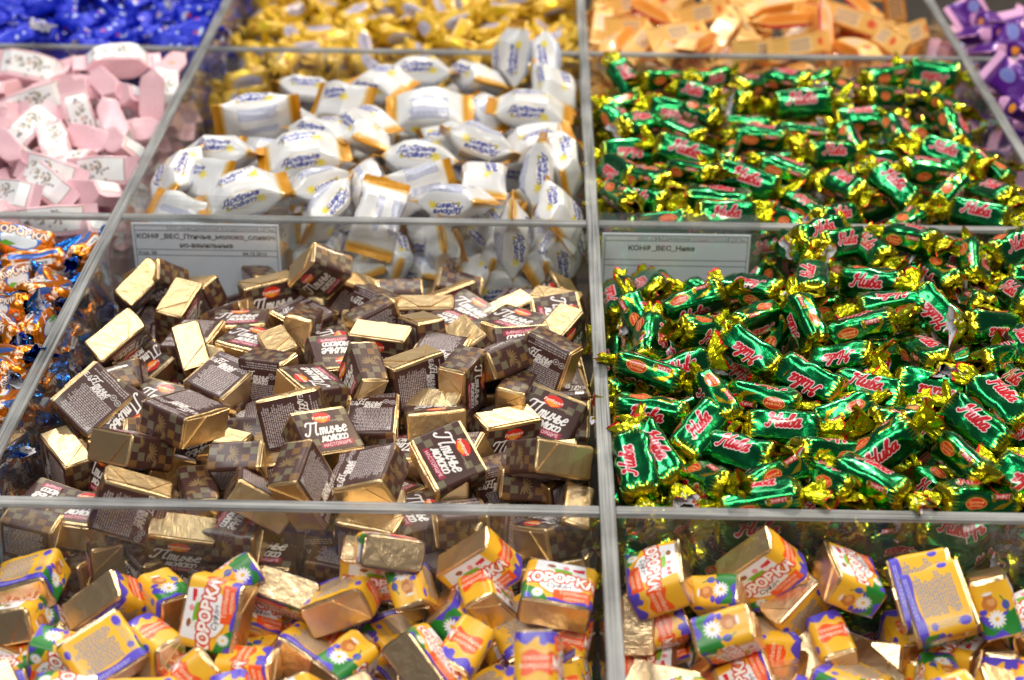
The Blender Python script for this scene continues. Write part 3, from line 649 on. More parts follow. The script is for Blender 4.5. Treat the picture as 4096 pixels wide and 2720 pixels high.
def tag(x0, x1, ztop, img, label, zc):
    r = bpy.data.objects.new('price_tag', None); COL.objects.link(r); r.location = ((x0 + x1) / 2, -TH / 2 - .006, zc - .055)
    r['label'] = label; r['category'] = 'price tag'; r['group'] = 'price tags hung on the middle divider'
    w2 = (x1 - x0) / 2
    h = solid('clear_holder', [(-w2 - .003, -.0045, 0, w2 + .006, -.003, .055), (-w2 - .003, .0012, .0, w2 + .006, .0026, .055 + ztop), (-w2 - .003, .0028, .052 + ztop, w2 + .006, .016, .055 + ztop)], [holder_m], r, bevel=.0004)
    m, t, b = nt('tag_card'); ti = t.nodes.new('ShaderNodeTexImage'); ti.image = img; uv = t.nodes.new('ShaderNodeUVMap'); uv.uv_map = 'uv'; t.links.new(uv.outputs[0], ti.inputs[0]); t.links.new(ti.outputs[0], b.inputs['Base Color']); b.inputs['Roughness'].default_value = .45
    V = [(-w2, -.0020, .001), (w2, -.0020, .001), (w2, -.0020, .053), (-w2, -.0020, .053), (-w2, -.0012, .001), (w2, -.0012, .001), (w2, -.0012, .053), (-w2, -.0012, .053)]
    F = [(0, 1, 2, 3), (5, 4, 7, 6), (4, 0, 3, 7), (1, 5, 6, 2), (3, 2, 6, 7), (4, 5, 1, 0)]
    me = mesh('card', [(a * 1000, b_ * 1000, c * 1000) for a, b_, c in V], F, [m], [((0, 0), (1, 0), (1, 1), (0, 1))] + [((.0, .0), (.01, 0), (.01, .01), (0, .01))] * 5, None, False)
    o = bpy.data.objects.new('card', me); COL.objects.link(o); o.parent = r
tag(-.2890, -.1965, .0095, print_tag(TAG1), 'white price tag left of centre behind the brown chocolates, two bold lines of print', .0022)
tag(.006, .0985, .004, print_tag(TAG2), 'white price tag right of centre, half hidden by green foil candies', .0)
# ------------------------------------------------------------------ the candies
TABLE = """
CHOC 0 -2713 -2019 -150 47 -417 823 382 100 0 5 2 9 0
CHOC 1 -2552 -2027 -245 505 82 342 -788 97 0 4 2 9 1
CHOC 2 -2801 -2065 -427 45 -42 -254 -965 89 0 3 0 7 0
CHOC 3 -2384 -2527 -115 896 -284 -32 -339 102 0 0 0 6 1
CHOC 4 -2315 -2933 -177 188 -84 -739 -642 102 0 5 0 3 1
CHOC 5 -2827 -2780 -432 182 -776 285 -532 88 0 0 3 -1 0
CHOC 6 -2562 -2782 -462 19 297 -456 839 88 0 4 0 1 1
CHOC 7 -2478 -2943 -618 182 -108 -828 -519 103 0 5 0 0 2
CHOC 10 -1690 -2874 -174 270 31 -945 184 96 0 3 2 4 3
CHOC 11 -1825 -2550 -219 550 -357 -394 -645 99 0 0 2 5 3
CHOC 0 -1840 -2117 -294 649 -256 -273 -663 95 0 0 3 7 2
CHOC 1 -2133 -2403 -1 47 865 481 -134 105 0 5 0 8 1
CHOC 3 -1461 -2888 -72 556 -3 -820 -136 104 0 5 2 5 5
CHOC 4 -1171 -2734 -128 67 -969 112 -209 102 0 5 0 5 6
CHOC 5 -788 -2481 -190 832 209 150 -492 100 0 4 2 6 6
CHOC 6 -275 -2617 -79 256 -131 -311 -906 103 0 3 0 6 8
CHOC 7 -393 -2496 -290 716 -185 -126 -661 96 0 0 3 4 7
CHOC 8 -445 -2807 -391 406 151 -816 -382 89 0 5 0 2 7
CHOC 9 -166 -2830 -298 435 -513 622 -401 91 0 3 1 3 8
CHOC 10 -880 -1999 -249 71 28 -184 -980 97 0 2 0 8 6
CHOC 11 -1214 -2020 -251 89 -702 704 61 96 0 5 1 8 5
CHOC 0 -184 -1828 -350 691 65 143 -705 92 0 4 1 7 8
CHOC 1 -516 -1721 -415 63 -141 979 -132 89 0 5 0 8 7
CHOC 3 -1142 -2692 -384 34 -121 816 -564 88 0 2 0 4 4
CHOC 4 -1040 -2735 -425 640 413 -537 -362 88 0 0 3 -1 0
CHOC 5 -712 -2840 -311 99 757 -634 122 93 0 0 3 3 6
CHOC 6 -2721 -1318 -163 328 -166 870 -329 98 0 3 2 12 0
CHOC 7 -2847 -1153 -399 756 224 -568 -237 88 0 4 3 11 0
CHOC 8 -2785 -477 -261 360 -242 857 -279 92 0 3 2 16 0
CHOC 9 -2698 -395 -274 406 861 -244 188 96 0 0 2 16 1
CHOC 10 -1670 -452 -147 456 757 -394 251 97 0 4 2 16 4
CHOC 11 -2600 -1282 -365 457 68 171 -870 90 0 4 2 10 2
KOR 0 240 -3357 -249 693 150 -142 -691 99 2 4 1 3 0
KOR 1 724 -3301 -221 608 693 -276 274 100 2 4 2 3 3
KOR 2 156 -3377 -493 237 658 194 688 88 2 3 1 2 0
KOR 3 274 -3367 -538 160 656 -619 402 88 2 0 3 3 1
KOR 4 260 -3359 -734 981 12 -64 180 88 2 4 0 1 1
KOR 5 540 -3646 -336 425 682 565 -187 99 2 1 3 2 1
KOR 6 543 -3358 -355 745 -375 291 468 88 2 1 3 3 2
KOR 8 656 -3745 -581 598 31 -328 731 90 2 4 1 1 4
KOR 10 1116 -3361 -224 659 139 176 718 94 2 1 2 3 5
KOR 11 1320 -3468 -696 349 660 167 644 88 2 2 1 2 5
KOR 0 1048 -3562 -494 142 -609 7 -780 93 2 0 1 2 3
KOR 1 938 -3471 -663 484 -270 -763 333 88 2 3 2 1 6
KOR 2 1506 -3506 -246 99 -612 -721 -309 102 2 5 1 3 7
KOR 3 1462 -3437 -227 127 -627 -710 -295 102 2 5 1 3 6
KOR 4 1785 -3423 -298 716 292 489 404 100 2 1 3 3 8
KOR 5 1802 -3657 -547 276 -535 397 -693 91 2 0 3 1 9
KOR 7 1501 -3456 -752 550 276 -639 -461 88 2 0 3 0 6
KOR 8 903 -3356 -389 32 -396 577 714 88 2 5 2 3 4
KOR 9 -2734 -3330 -358 173 12 985 -24 97 1 5 0 5 0
KOR 10 -2330 -3437 -399 828 -460 -308 -91 97 1 3 2 4 3
KOR 11 -2617 -3390 -598 185 366 329 851 88 1 4 2 4 1
KOR 0 -2281 -3779 -406 19 -344 894 286 97 1 5 2 2 3
KOR 1 -2728 -3693 -566 468 -151 -22 871 90 1 4 3 2 1
KOR 2 -1786 -3596 -305 705 300 -390 510 100 1 4 1 4 4
KOR 3 -1737 -3393 -264 512 -389 8 766 88 1 1 3 5 2
KOR 4 -1503 -3352 -374 153 -37 -885 438 88 1 3 0 5 3
KOR 5 -1680 -3360 -493 929 157 324 86 88 1 4 0 4 5
KOR 6 -1895 -3784 -517 741 59 -428 -514 92 1 0 3 1 2
KOR 7 -1388 -3610 -540 237 -160 -948 141 91 1 5 2 3 3
KOR 9 -1227 -3432 -349 117 966 -49 225 98 1 2 0 4 7
KOR 10 -1088 -3302 -258 630 775 29 -38 98 1 4 0 5 4
KOR 11 -1020 -3355 -121 939 -304 100 123 88 1 2 0 5 5
KOR 0 -909 -3383 -301 162 -769 -308 537 88 1 1 3 5 6
KOR 1 -596 -3294 -242 631 697 -251 231 96 1 4 2 5 7
KOR 2 -560 -3367 -339 179 -482 42 -857 91 1 0 2 5 8
KOR 3 -231 -3426 -295 995 62 50 -64 100 1 4 0 5 9
KOR 4 -317 -4043 -207 267 -617 272 -688 103 1 0 3 2 8
KOR 5 -679 -3428 -443 177 -715 -587 337 95 1 1 3 4 9
KOR 6 -1011 -3381 -611 102 -889 -393 214 88 1 5 0 4 8
KOR 7 -827 -3816 -391 882 -170 380 -220 97 1 2 2 2 6
KOR 9 -524 -3517 -755 542 -698 -390 260 88 1 3 2 1 4
KOR 10 -151 -3536 -722 692 272 569 352 88 1 4 3 1 8
KOR 11 -152 -3391 -576 239 -628 391 -629 88 1 0 3 3 7
GRN 0 253 -2648 -22 789 300 -15 -536 100 3 5 2 6 2
GRN 1 152 -2747 -22 662 48 -179 727 100 3 5 1 6 1
GRN 2 488 -2410 -39 834 264 45 482 100 3 5 2 7 3
GRN 3 683 -2580 -53 885 317 -201 -274 100 3 5 0 6 3
GRN 4 922 -2314 -67 911 408 54 19 100 3 5 0 7 4
GRN 5 1101 -2569 -47 90 242 -929 265 100 3 2 0 6 4
GRN 6 812 -2798 -45 867 -361 -125 318 100 3 2 2 5 1
GRN 7 510 -2824 -67 494 672 -542 -106 100 3 3 0 5 0
GRN 8 1093 -2786 -67 91 -502 -797 322 100 3 2 2 4 6
GRN 9 1284 -2865 -10 929 -55 14 -365 100 3 5 2 5 3
GRN 10 732 -3010 -31 994 -44 -102 -13 101 3 2 0 4 4
GRN 11 1776 -2922 -56 973 -125 80 174 100 3 2 0 4 8
GRN 0 1923 -2290 -44 791 409 -102 -443 100 3 5 2 7 7
GRN 1 2077 -2110 -12 847 171 -11 -503 100 3 5 2 8 8
GRN 2 1781 -2669 -16 765 -260 125 -576 100 3 2 2 6 8
GRN 3 2212 -1272 -19 133 -240 495 -824 100 3 5 0 13 8
GRN 4 1973 -1069 -46 452 -12 -447 772 100 3 5 2 15 6
GRN 5 2197 -1588 -40 53 -344 878 -329 100 3 2 0 11 8
GRN 6 1790 -1585 -29 778 -11 -134 -613 100 3 5 2 11 6
GRN 7 2570 -240 -20 776 531 179 290 100 3 5 2 17 7
GRN 8 2293 -446 -37 621 -227 309 -684 100 3 2 1 17 6
GRN 9 2086 -600 -54 609 -477 321 -547 100 3 2 2 16 6
GRN 10 1956 -263 40 884 -69 -86 -454 100 3 2 0 17 4
GRN 11 1716 -269 -48 732 318 -310 -516 100 3 5 2 17 3
GRN 0 1267 -278 -29 734 391 -391 -393 100 3 4 0 17 0
GRN 1 1376 -250 52 835 426 176 301 100 3 5 0 17 1
GRN 2 1519 -250 -12 808 460 275 246 100 3 5 0 17 2
GRN 3 2360 -1510 -16 681 183 -287 -648 100 3 5 3 12 8
GRN 4 2445 -932 -18 691 279 -387 -544 100 3 5 3 15 8
GRN 5 2213 -863 -69 732 -211 -2 -648 100 3 2 3 15 7
GRN 6 2234 -1932 -28 696 273 -418 -516 100 3 5 3 9 7
GRN 7 1650 -2956 -254 877 410 246 46 100 3 5 0 3 6
GRN 8 744 -3005 -171 677 733 -69 19 109 3 5 0 3 4
GRN 9 299 -2914 -235 737 -477 15 479 100 3 2 3 3 2
GRN 10 2074 -2911 -485 808 434 367 152 100 3 0 0 1 6
GRN 11 527 -2947 -431 887 79 402 213 100 3 2 2 2 1
GRN 0 1311 -2970 -271 695 -615 95 361 100 3 4 2 3 5
GRN 1 323 2733 -90 762 355 -3 -542 100 4 5 2 12 0
GRN 2 576 2698 -60 950 -105 33 291 100 4 2 0 12 1
GRN 3 857 2377 -64 775 489 -252 -311 100 4 5 0 11 4
GRN 4 1114 2306 -78 714 443 -399 -366 100 4 4 0 11 5
GRN 5 1266 2614 -71 883 27 141 447 100 4 5 3 12 3
GRN 6 1541 2653 -42 918 57 -99 -379 100 4 5 0 12 4
GRN 7 379 1782 -71 900 188 171 354 100 4 5 0 9 2
GRN 8 683 1680 -81 881 -9 -44 -471 100 4 5 0 8 1
GRN 9 845 1914 -48 750 -444 208 -444 100 4 2 2 10 2
GRN 10 1241 1582 -63 984 -22 -25 -173 100 4 2 0 8 2
GRN 11 1669 1240 -42 812 534 193 136 100 4 5 0 7 6
GRN 0 678 1283 -76 820 550 49 -150 113 4 5 0 7 1
GRN 1 389 830 -71 896 -67 -74 -432 100 4 2 0 5 2
GRN 2 698 884 -42 884 -127 -78 -443 100 4 2 0 6 2
GRN 3 1051 788 -60 822 546 31 -157 112 4 5 0 5 4
GRN 4 1346 975 -60 962 -42 71 -260 100 4 2 0 6 3
GRN 5 350 461 -76 824 422 -281 -252 100 4 5 0 3 2
GRN 6 841 533 -89 997 -37 19 -65 113 4 5 0 4 2
GRN 7 208 440 -34 739 -361 147 -550 100 4 2 3 3 1
GRN 8 866 286 -85 841 537 65 33 100 4 5 0 3 3
GRN 9 1616 2194 -39 824 559 -90 -4 114 4 5 0 11 6
GRN 10 1994 1944 -68 985 147 10 94 100 4 5 0 9 6
GRN 11 2205 1620 -33 720 -149 212 -644 100 4 2 2 8 7
GRN 0 2639 1777 -66 740 -104 266 -609 100 4 2 2 9 7
GRN 1 2016 673 -34 805 382 -23 -453 100 4 5 2 5 5
GRN 2 2487 1290 -57 837 447 -103 -299 100 4 5 0 7 8
GRN 3 2305 1060 -76 984 67 97 136 100 4 2 0 6 6
GRN 4 1696 687 -46 822 191 -194 -500 100 4 5 2 4 6
GRN 5 2657 600 -50 811 108 -229 -527 100 4 5 0 4 8
GRN 6 2504 291 -49 809 514 -175 -226 100 4 5 0 3 8
GRN 7 1567 254 -76 807 449 269 275 100 4 5 0 3 6
GRN 8 2700 2216 -77 779 -213 52 -588 100 4 2 0 10 8
GRN 9 2220 2381 -52 929 -163 76 324 100 4 2 0 11 7
WHT 10 -1161 1116 -64 978 -202 37 27 114 0 2 0 6 6
WHT 11 -759 1306 -28 164 -2 -946 281 106 0 2 0 6 7
WHT 0 -411 1961 -32 999 -14 49 -16 114 0 2 0 8 7
WHT 1 -1144 1948 -47 3 34 -987 -159 114 0 4 0 7 5
WHT 2 -1266 2684 -22 984 -177 9 33 109 0 2 0 8 3
WHT 3 -561 2840 56 753 5 -617 230 104 0 2 1 8 6
WHT 4 -303 2790 18 625 -246 -654 348 100 0 2 1 8 8
WHT 5 -332 788 -22 681 -81 696 -212 100 0 2 1 5 8
WHT 6 -708 698 -47 709 -26 19 -705 100 0 5 3 5 6
WHT 7 -1384 299 -134 167 -611 697 336 100 0 4 1 3 6
WHT 8 -868 338 -33 52 253 944 -208 100 0 2 0 4 5
WHT 9 -203 321 -107 666 -270 389 -576 100 0 5 1 3 8
WHT 10 -505 208 -222 707 50 702 63 100 0 2 1 2 8
WHT 11 -177 256 -327 689 195 698 9 100 0 2 1 1 8
WHT 0 -976 312 -339 674 155 655 305 100 0 4 3 1 4
WHT 1 -1585 1590 -10 909 -31 -11 -415 100 0 5 2 7 4
WHT 2 -1534 2424 -27 951 39 -43 -304 100 0 5 0 8 2
WHT 3 -175 917 -21 617 -380 512 -460 100 0 2 1 5 9
WHT 4 -825 2664 -61 846 -222 29 -484 100 0 2 0 8 5
WHT 5 -235 2414 -27 745 -117 257 -604 100 0 5 1 8 9
WHT 6 -2364 1690 -19 807 -579 -93 59 112 0 4 0 7 0
WHT 7 -1796 2065 -46 875 373 -189 -244 100 0 5 0 8 1
WHT 8 -2514 1103 -37 967 -246 2 -67 100 0 2 0 6 0
WHT 9 -1959 1105 -41 992 64 -42 95 114 0 5 0 6 2
WHT 10 -2256 357 -12 985 17 -104 139 110 0 5 0 4 0
WHT 11 -2761 709 -51 736 -237 -320 548 100 0 2 2 5 0
WHT 0 -2538 656 -46 812 381 -309 -315 100 0 5 3 5 1
WHT 1 -1844 642 -70 115 -311 916 -226 100 0 2 0 4 2
WHT 2 -1725 340 -112 365 -370 779 -351 100 0 2 2 3 4
WHT 3 -1852 1452 -32 955 -147 44 -254 100 0 2 0 7 2
WHT 4 -1573 1403 -14 785 -247 112 -557 100 0 5 3 7 3
PNK 5 -4267 2707 -55 900 399 172 26 114 0 5 0 6 1
PNK 6 -3640 2890 -46 989 87 28 118 114 0 5 0 6 7
PNK 7 -3212 2121 -51 663 -205 717 -59 106 0 2 1 5 7
PNK 8 -3184 2450 -99 740 48 176 -647 100 0 5 1 6 8
PNK 9 -4072 2031 -61 789 568 9 233 114 0 5 0 6 2
PNK 10 -3668 1781 -101 691 368 426 -453 102 0 5 1 5 1
PNK 11 -3589 2415 -86 808 -371 234 -394 100 0 2 2 6 6
PNK 0 -3402 1725 -106 758 -389 454 -262 100 0 2 2 5 3
PNK 1 -3956 1543 -59 795 285 67 531 100 0 5 2 4 0
PNK 2 -3984 1133 -60 829 -382 259 -317 100 0 2 2 3 1
PNK 3 -3755 1370 -102 819 116 36 -561 100 0 5 1 3 3
PNK 4 -3785 435 -78 845 405 -248 -246 100 0 5 0 1 1
PNK 5 -3607 634 -95 856 342 -70 -381 100 0 5 2 2 4
PNK 6 -3298 857 -80 815 542 -182 -95 100 0 5 0 2 5
PNK 7 -3638 807 -77 850 470 -87 -220 100 0 5 0 2 3
PNK 8 -3293 552 -104 908 -216 -51 -356 100 0 2 0 1 4
PNK 9 -3487 215 -152 833 534 89 115 100 0 5 0 1 3
PNK 10 -3285 298 -257 864 -259 -25 -431 100 0 2 3 0 2
PNK 11 -3706 261 -277 938 -221 -53 -263 100 0 4 0 0 0
PNK 0 -3411 2272 -93 854 -256 30 -452 100 0 2 3 5 5
PNK 1 -4383 2293 -83 706 -169 56 686 100 0 2 3 6 0
PNK 2 -3275 1348 -107 786 -372 164 -466 100 0 2 3 3 5
ORT 3 -3591 -188 -105 844 508 175 -7 114 0 5 0 4 2
ORT 4 -3459 -355 -158 963 -221 -27 152 100 0 2 0 4 3
ORT 5 -3522 -664 -149 725 386 395 412 100 0 5 0 4 0
ORT 6 -3271 -816 -114 832 -22 153 533 100 0 5 0 4 4
ORT 7 -3421 -1067 -117 797 520 -288 -104 100 0 4 0 4 1
ORT 8 -3203 -1217 -141 520 -467 422 -578 100 0 5 2 3 2
ORT 9 -3394 -1277 -143 452 -771 368 -255 100 0 2 2 3 1
ORT 10 -3255 -1585 -130 896 -235 -104 -363 100 0 5 0 2 1
ORT 11 -3259 -1766 -118 795 -398 72 -452 100 0 5 3 2 0
ORT 0 -3187 -1931 -150 692 262 414 529 100 0 5 3 1 0
ORT 1 -3158 -2122 -122 735 -128 63 662 100 0 2 2 1 1
ORT 2 -3237 -741 -146 810 -283 149 -491 100 0 5 3 4 5
ORT 3 -3152 -271 -134 561 -466 -313 608 100 0 2 3 4 6
ORT 4 -3173 -380 -567 605 -293 462 579 100 0 2 1 3 5
ORT 5 -3190 -1513 -506 724 273 169 611 100 0 5 2 1 6
ORT 6 -3173 -1908 -615 738 107 582 326 100 0 2 2 0 8
ORT 7 -3131 -231 -337 702 200 642 236 100 0 5 2 4 7
ORT 8 -3182 -903 -466 595 -264 -239 721 100 0 2 3 3 3
ORT 9 -3173 -1297 -466 461 -511 -411 598 100 0 4 3 1 7
OBR 10 386 4390 -26 743 452 324 373 100 0 5 3 7 1
OBR 11 632 4186 -40 841 -225 126 -475 100 0 2 2 6 3
OBR 0 383 3810 -29 728 516 363 267 100 0 5 0 6 2
OBR 1 780 3645 -28 848 362 215 322 100 0 5 0 5 1
OBR 2 467 3553 -70 775 278 177 539 100 0 5 3 4 2
OBR 3 1137 3833 -68 794 287 63 532 100 0 5 2 5 2
OBR 4 1518 3417 -61 806 552 151 153 100 0 5 0 3 6
OBR 5 1735 4135 -57 977 -170 -17 128 100 0 2 0 6 6
OBR 6 1705 4521 -58 973 71 4 220 100 0 5 0 7 5
OBR 7 1019 4304 -67 772 483 260 321 100 0 5 0 6 4
OBR 8 701 3486 -84 770 204 177 577 100 0 5 3 3 3
OBR 9 915 3490 -34 830 -74 35 551 100 0 5 3 4 4
OBR 10 170 3845 -17 730 78 -11 678 100 0 5 3 6 0
OBR 11 267 3506 -49 770 -188 -116 599 100 0 5 3 4 0
OBR 0 2293 4152 -48 769 521 -183 -321 100 0 5 0 6 7
OBR 1 1743 3477 -45 792 509 220 255 100 0 5 0 4 6
OBR 2 2206 3487 -76 786 -15 -92 -611 100 0 5 3 3 7
OBR 3 2487 3561 -23 674 312 -366 -560 100 0 5 3 4 8
OBR 4 2538 3486 -230 703 360 -327 -519 100 0 5 2 2 8
OBR 5 2248 3476 -307 839 247 262 408 100 0 5 3 1 9
OBR 6 2514 3487 -427 661 409 -473 -416 100 0 4 3 0 6
OBR 8 2407 4373 -21 723 -262 197 -607 100 0 2 3 7 8
OBR 9 230 3487 -279 734 308 -304 -524 100 0 5 3 1 0
OBR 10 762 3486 -249 717 315 -331 -527 100 0 5 3 1 3
OBR 11 955 3482 -272 718 260 -283 -580 100 0 5 3 2 3
OBR 0 1158 3485 -250 759 371 317 430 100 0 5 3 2 4
OBR 1 1671 3481 -241 849 14 -89 -521 100 0 5 0 1 7
OBR 2 2702 3792 -51 780 402 284 386 100 0 5 3 5 9
PUR 3 3289 4357 -40 820 383 137 403 100 4 5 2 1 2
PUR 4 3306 3876 -67 945 -198 -30 257 100 4 2 0 1 4
PUR 5 3524 3789 -67 314 -647 692 60 100 4 4 1 1 7
PUR 6 3256 2702 -38 423 -733 507 -162 100 3 4 2 1 2
PUR 7 3214 2108 -41 739 -222 70 -632 100 3 2 2 1 3
PUR 8 3362 2754 -20 666 322 -370 -561 100 3 5 3 1 4
PUR 9 3320 3472 -69 928 -198 -7 314 100 4 2 0 1 6
PUR 10 3428 4123 -37 770 -147 -52 -619 100 4 2 0 1 5
CHOC 11 -881 -1504 -148 14 -789 -614 -4 97 0 5 2 11 5
CHOC 0 -1527 -1246 -265 831 29 -90 -549 102 0 4 3 12 5
CHOC 1 -214 -870 -254 749 156 74 -639 100 0 4 1 15 8
CHOC 2 -2065 -1737 -194 53 -485 868 90 96 0 5 2 9 3
CHOC 3 -223 -458 -410 147 118 695 694 96 0 2 0 15 7
CHOC 4 -1202 -369 -428 489 -484 435 581 100 0 1 1 16 5
CHOC 5 -1988 -1215 -265 978 -10 -1 -210 96 0 4 0 12 3
CHOC 6 -1551 -1895 -125 440 55 97 891 97 0 4 2 9 4
CHOC 7 -2441 -377 -405 697 -659 42 -279 96 0 0 0 15 0
CHOC 8 -1750 -714 -362 9 -942 335 11 97 0 5 2 14 5
CHOC 9 -438 -289 -471 14 978 -193 78 100 0 5 0 15 5
CHOC 10 -849 -965 -288 302 19 3 953 104 0 4 0 13 6
CHOC 11 -1010 -750 -332 708 -706 -16 16 104 0 2 0 15 4
CHOC 0 -289 -1569 -140 501 -335 699 385 103 0 5 1 11 7
CHOC 1 -1216 -1383 -171 666 735 -96 -81 103 0 2 0 12 6
CHOC 2 -1505 -260 -423 316 -76 -609 -724 98 0 5 0 15 2
CHOC 3 -2330 -1126 -293 45 785 616 51 100 0 5 2 12 2
CHOC 4 -2201 -644 -371 705 -268 8 656 96 0 1 3 14 3
CHOC 5 -867 -189 -449 509 -306 469 653 101 0 1 2 16 6
CHOC 6 -417 -1324 -200 77 -13 208 -975 98 0 4 0 12 8
CHOC 7 -1448 -1512 -169 172 -81 114 -975 98 0 4 0 11 4
CHOC 8 -844 -441 -402 217 -13 558 -801 98 0 4 0 16 7
CHOC 9 -1799 -1696 -209 600 -430 590 327 103 0 5 1 10 4
CHOC 10 -2101 -895 -315 997 -68 -15 33 99 0 4 0 13 1
CHOC 11 -2261 -1466 -189 476 -318 -702 424 97 0 2 1 11 2
CHOC 0 -1725 -1056 -278 139 764 18 630 102 0 2 1 13 2
CHOC 1 -1329 -712 -311 524 -344 742 238 98 0 5 1 15 3
CHOC 2 -511 -597 -390 694 -627 -261 238 95 0 3 2 15 6
CHOC 3 -1013 -1729 -151 198 245 -718 -621 100 0 5 0 10 6
CHOC 4 -2495 -765 -294 457 -426 635 -455 103 0 3 2 14 2
CHOC 5 -1602 -2213 -120 87 -85 836 536 101 0 5 0 8 4
CHOC 6 -1994 -431 -370 743 629 126 189 103 0 4 0 16 3
CHOC 7 -464 -1046 -211 960 -6 -8 -279 99 0 4 0 13 7
CHOC 8 -1274 -1045 -226 542 -280 -695 -380 100 0 0 1 14 7
CHOC 9 -212 -1147 -221 560 666 279 406 102 0 2 2 13 8
CHOC 10 -2083 -228 -428 98 -698 -221 -674 99 0 0 1 16 2
CHOC 11 -1429 -2412 -110 933 168 152 280 98 0 4 0 7 4
CHOC 0 -744 -1740 -167 694 138 693 -139 101 0 4 1 10 7
CHOC 1 -699 -1244 -225 702 -465 250 -478 99 0 3 2 12 7
CHOC 2 -228 -239 -465 690 396 -282 -536 101 0 4 2 16 8
CHOC 3 -1778 -1398 -240 547 620 -460 -324 103 0 2 3 12 4
CHOC 4 -1294 -1785 -126 782 233 -577 27 100 0 0 1 10 5
CHOC 5 -753 -700 -332 944 58 80 -313 99 0 4 2 14 8
CHOC 6 -558 -1554 -125 261 418 864 -99 101 0 1 0 11 6
CHOC 7 -987 -1235 -191 530 -650 273 -471 104 0 0 3 13 5
CHOC 9 -2146 -2087 -334 218 -181 705 -651 101 0 4 0 6 2
CHOC 10 -518 -2407 -383 479 -595 420 490 95 0 5 1 5 8
CHOC 11 -1764 -2176 -345 468 345 598 551 96 0 2 3 7 3
CHOC 0 -508 -2012 -343 675 685 231 146 104 0 4 0 7 6
CHOC 2 -1774 -336 -560 191 78 -545 -813 100 0 3 0 14 6
CHOC 6 -2790 -2313 -366 658 -610 350 -270 100 0 3 2 6 0
CHOC 8 -2364 -974 -448 867 -155 355 313 96 0 1 2 12 1
CHOC 9 -623 -1416 -383 113 -989 -99 -6 103 0 5 0 9 6
CHOC 11 -2037 -2695 -355 727 137 -667 90 104 0 0 1 5 2
CHOC 2 -1362 -597 -503 27 46 764 -643 102 0 2 0 13 4
CHOC 6 -1288 -2043 -385 111 -170 -73 977 96 0 4 0 6 4
CHOC 7 -1478 -2787 -364 287 -350 596 -663 96 0 0 2 2 4
CHOC 9 -2530 -675 -516 62 -82 994 -43 102 0 5 0 13 0
CHOC 11 -2404 -1759 -349 969 102 -44 -219 101 0 4 0 9 2
CHOC 0 -266 -1863 -321 930 296 16 -219 104 0 4 0 8 8
CHOC 1 -1318 -2378 -312 3 -505 830 -238 97 0 5 2 6 3
CHOC 3 -2236 -1335 -415 691 -328 -564 309 103 0 2 1 11 3
CHOC 5 -2743 -1697 -325 469 268 794 -279 104 0 1 1 10 0
CHOC 6 -2524 -2418 -326 739 562 -237 -288 95 0 4 2 5 0
CHOC 8 -210 -2517 -349 632 -246 -656 -330 97 0 5 1 4 8
CHOC 9 -210 -1147 -408 663 -95 -90 737 97 0 1 3 10 8
CHOC 11 -924 -2772 -364 846 5 -1 -533 98 0 4 2 3 5
CHOC 0 -2065 -1711 -359 196 -37 2 980 100 0 1 0 8 2
CHOC 1 -760 -2258 -346 185 -538 820 -60 100 0 3 2 6 7
CHOC 3 -1144 -2943 -353 119 104 691 705 97 0 2 0 3 4
CHOC 4 -2306 -2781 -333 515 210 -1 -831 101 0 2 2 3 2
CHOC 6 -1790 -2908 -352 620 -28 -57 -782 100 0 0 2 2 2
CHOC 9 -2577 -2849 -329 997 10 20 -69 98 0 4 0 3 0
CHOC 11 -2765 -2740 -359 183 41 -48 981 95 0 4 0 4 0
CHOC 0 -623 -2834 -392 540 745 -392 17 100 0 0 0 3 7
CHOC 1 -2618 -1431 -417 583 352 -699 -219 99 0 0 3 10 1
CHOC 2 -2694 -451 -587 182 -123 -954 -205 98 0 5 2 14 0
CHOC 3 -1632 -692 -544 553 508 -465 470 104 0 0 1 13 3
CHOC 4 -269 -2244 -384 687 724 -65 24 98 0 2 0 7 7
CHOC 6 -276 -2870 -353 392 -153 123 899 103 0 1 0 2 8
CHOC 7 -1859 -1906 -345 21 983 47 175 100 0 5 0 8 3
CHOC 9 -766 -2529 -398 704 -101 -692 124 103 0 3 1 4 5
CHOC 10 -463 -1740 -298 68 -664 101 737 101 0 1 1 9 7
CHOC 11 -1656 -2535 -303 626 -774 -90 -26 99 0 2 0 5 4
CHOC 0 -869 -1846 -313 556 792 -243 -64 103 0 2 0 9 5
CHOC 1 -2787 -242 -617 4 -635 772 28 104 0 5 2 14 1
CHOC 2 -1072 -2205 -362 94 -74 33 992 103 0 4 0 6 5
CHOC 3 -1942 -2376 -309 385 389 -592 -591 96 0 2 2 7 1
CHOC 4 -225 -877 -463 737 185 -581 291 103 0 3 1 11 8
CHOC 6 -2180 -177 -614 285 -485 -599 -571 97 0 5 2 15 1
CHOC 7 -1102 -2535 -389 847 -97 128 507 98 0 4 0 5 7
CHOC 8 -2835 -1193 -402 767 60 -635 67 96 0 4 1 11 1
CHOC 9 -2251 -2357 -345 190 258 -919 229 95 0 3 0 5 1
CHOC 0 -2077 -2971 -369 597 794 105 -53 99 0 4 0 2 1
CHOC 1 -1918 -632 -540 565 606 -270 -490 98 0 2 1 14 4
CHOC 2 -214 -1602 -303 19 -644 -764 33 100 0 5 1 9 8
CHOC 4 -2426 -2056 -371 510 -269 314 754 103 0 1 3 8 0
CHOC 5 -2801 -2990 -354 508 -545 -397 -536 96 0 5 1 2 0
CHOC 2 -1447 -2821 -498 550 -474 438 530 97 0 5 1 2 5
CHOC 11 -2496 -2620 -524 589 -504 376 -508 103 0 2 1 4 1
CHOC 1 -2091 -2781 -473 503 -416 685 325 100 0 5 1 3 3
CHOC 2 -2490 -2917 -506 703 174 -670 159 98 0 3 1 1 2
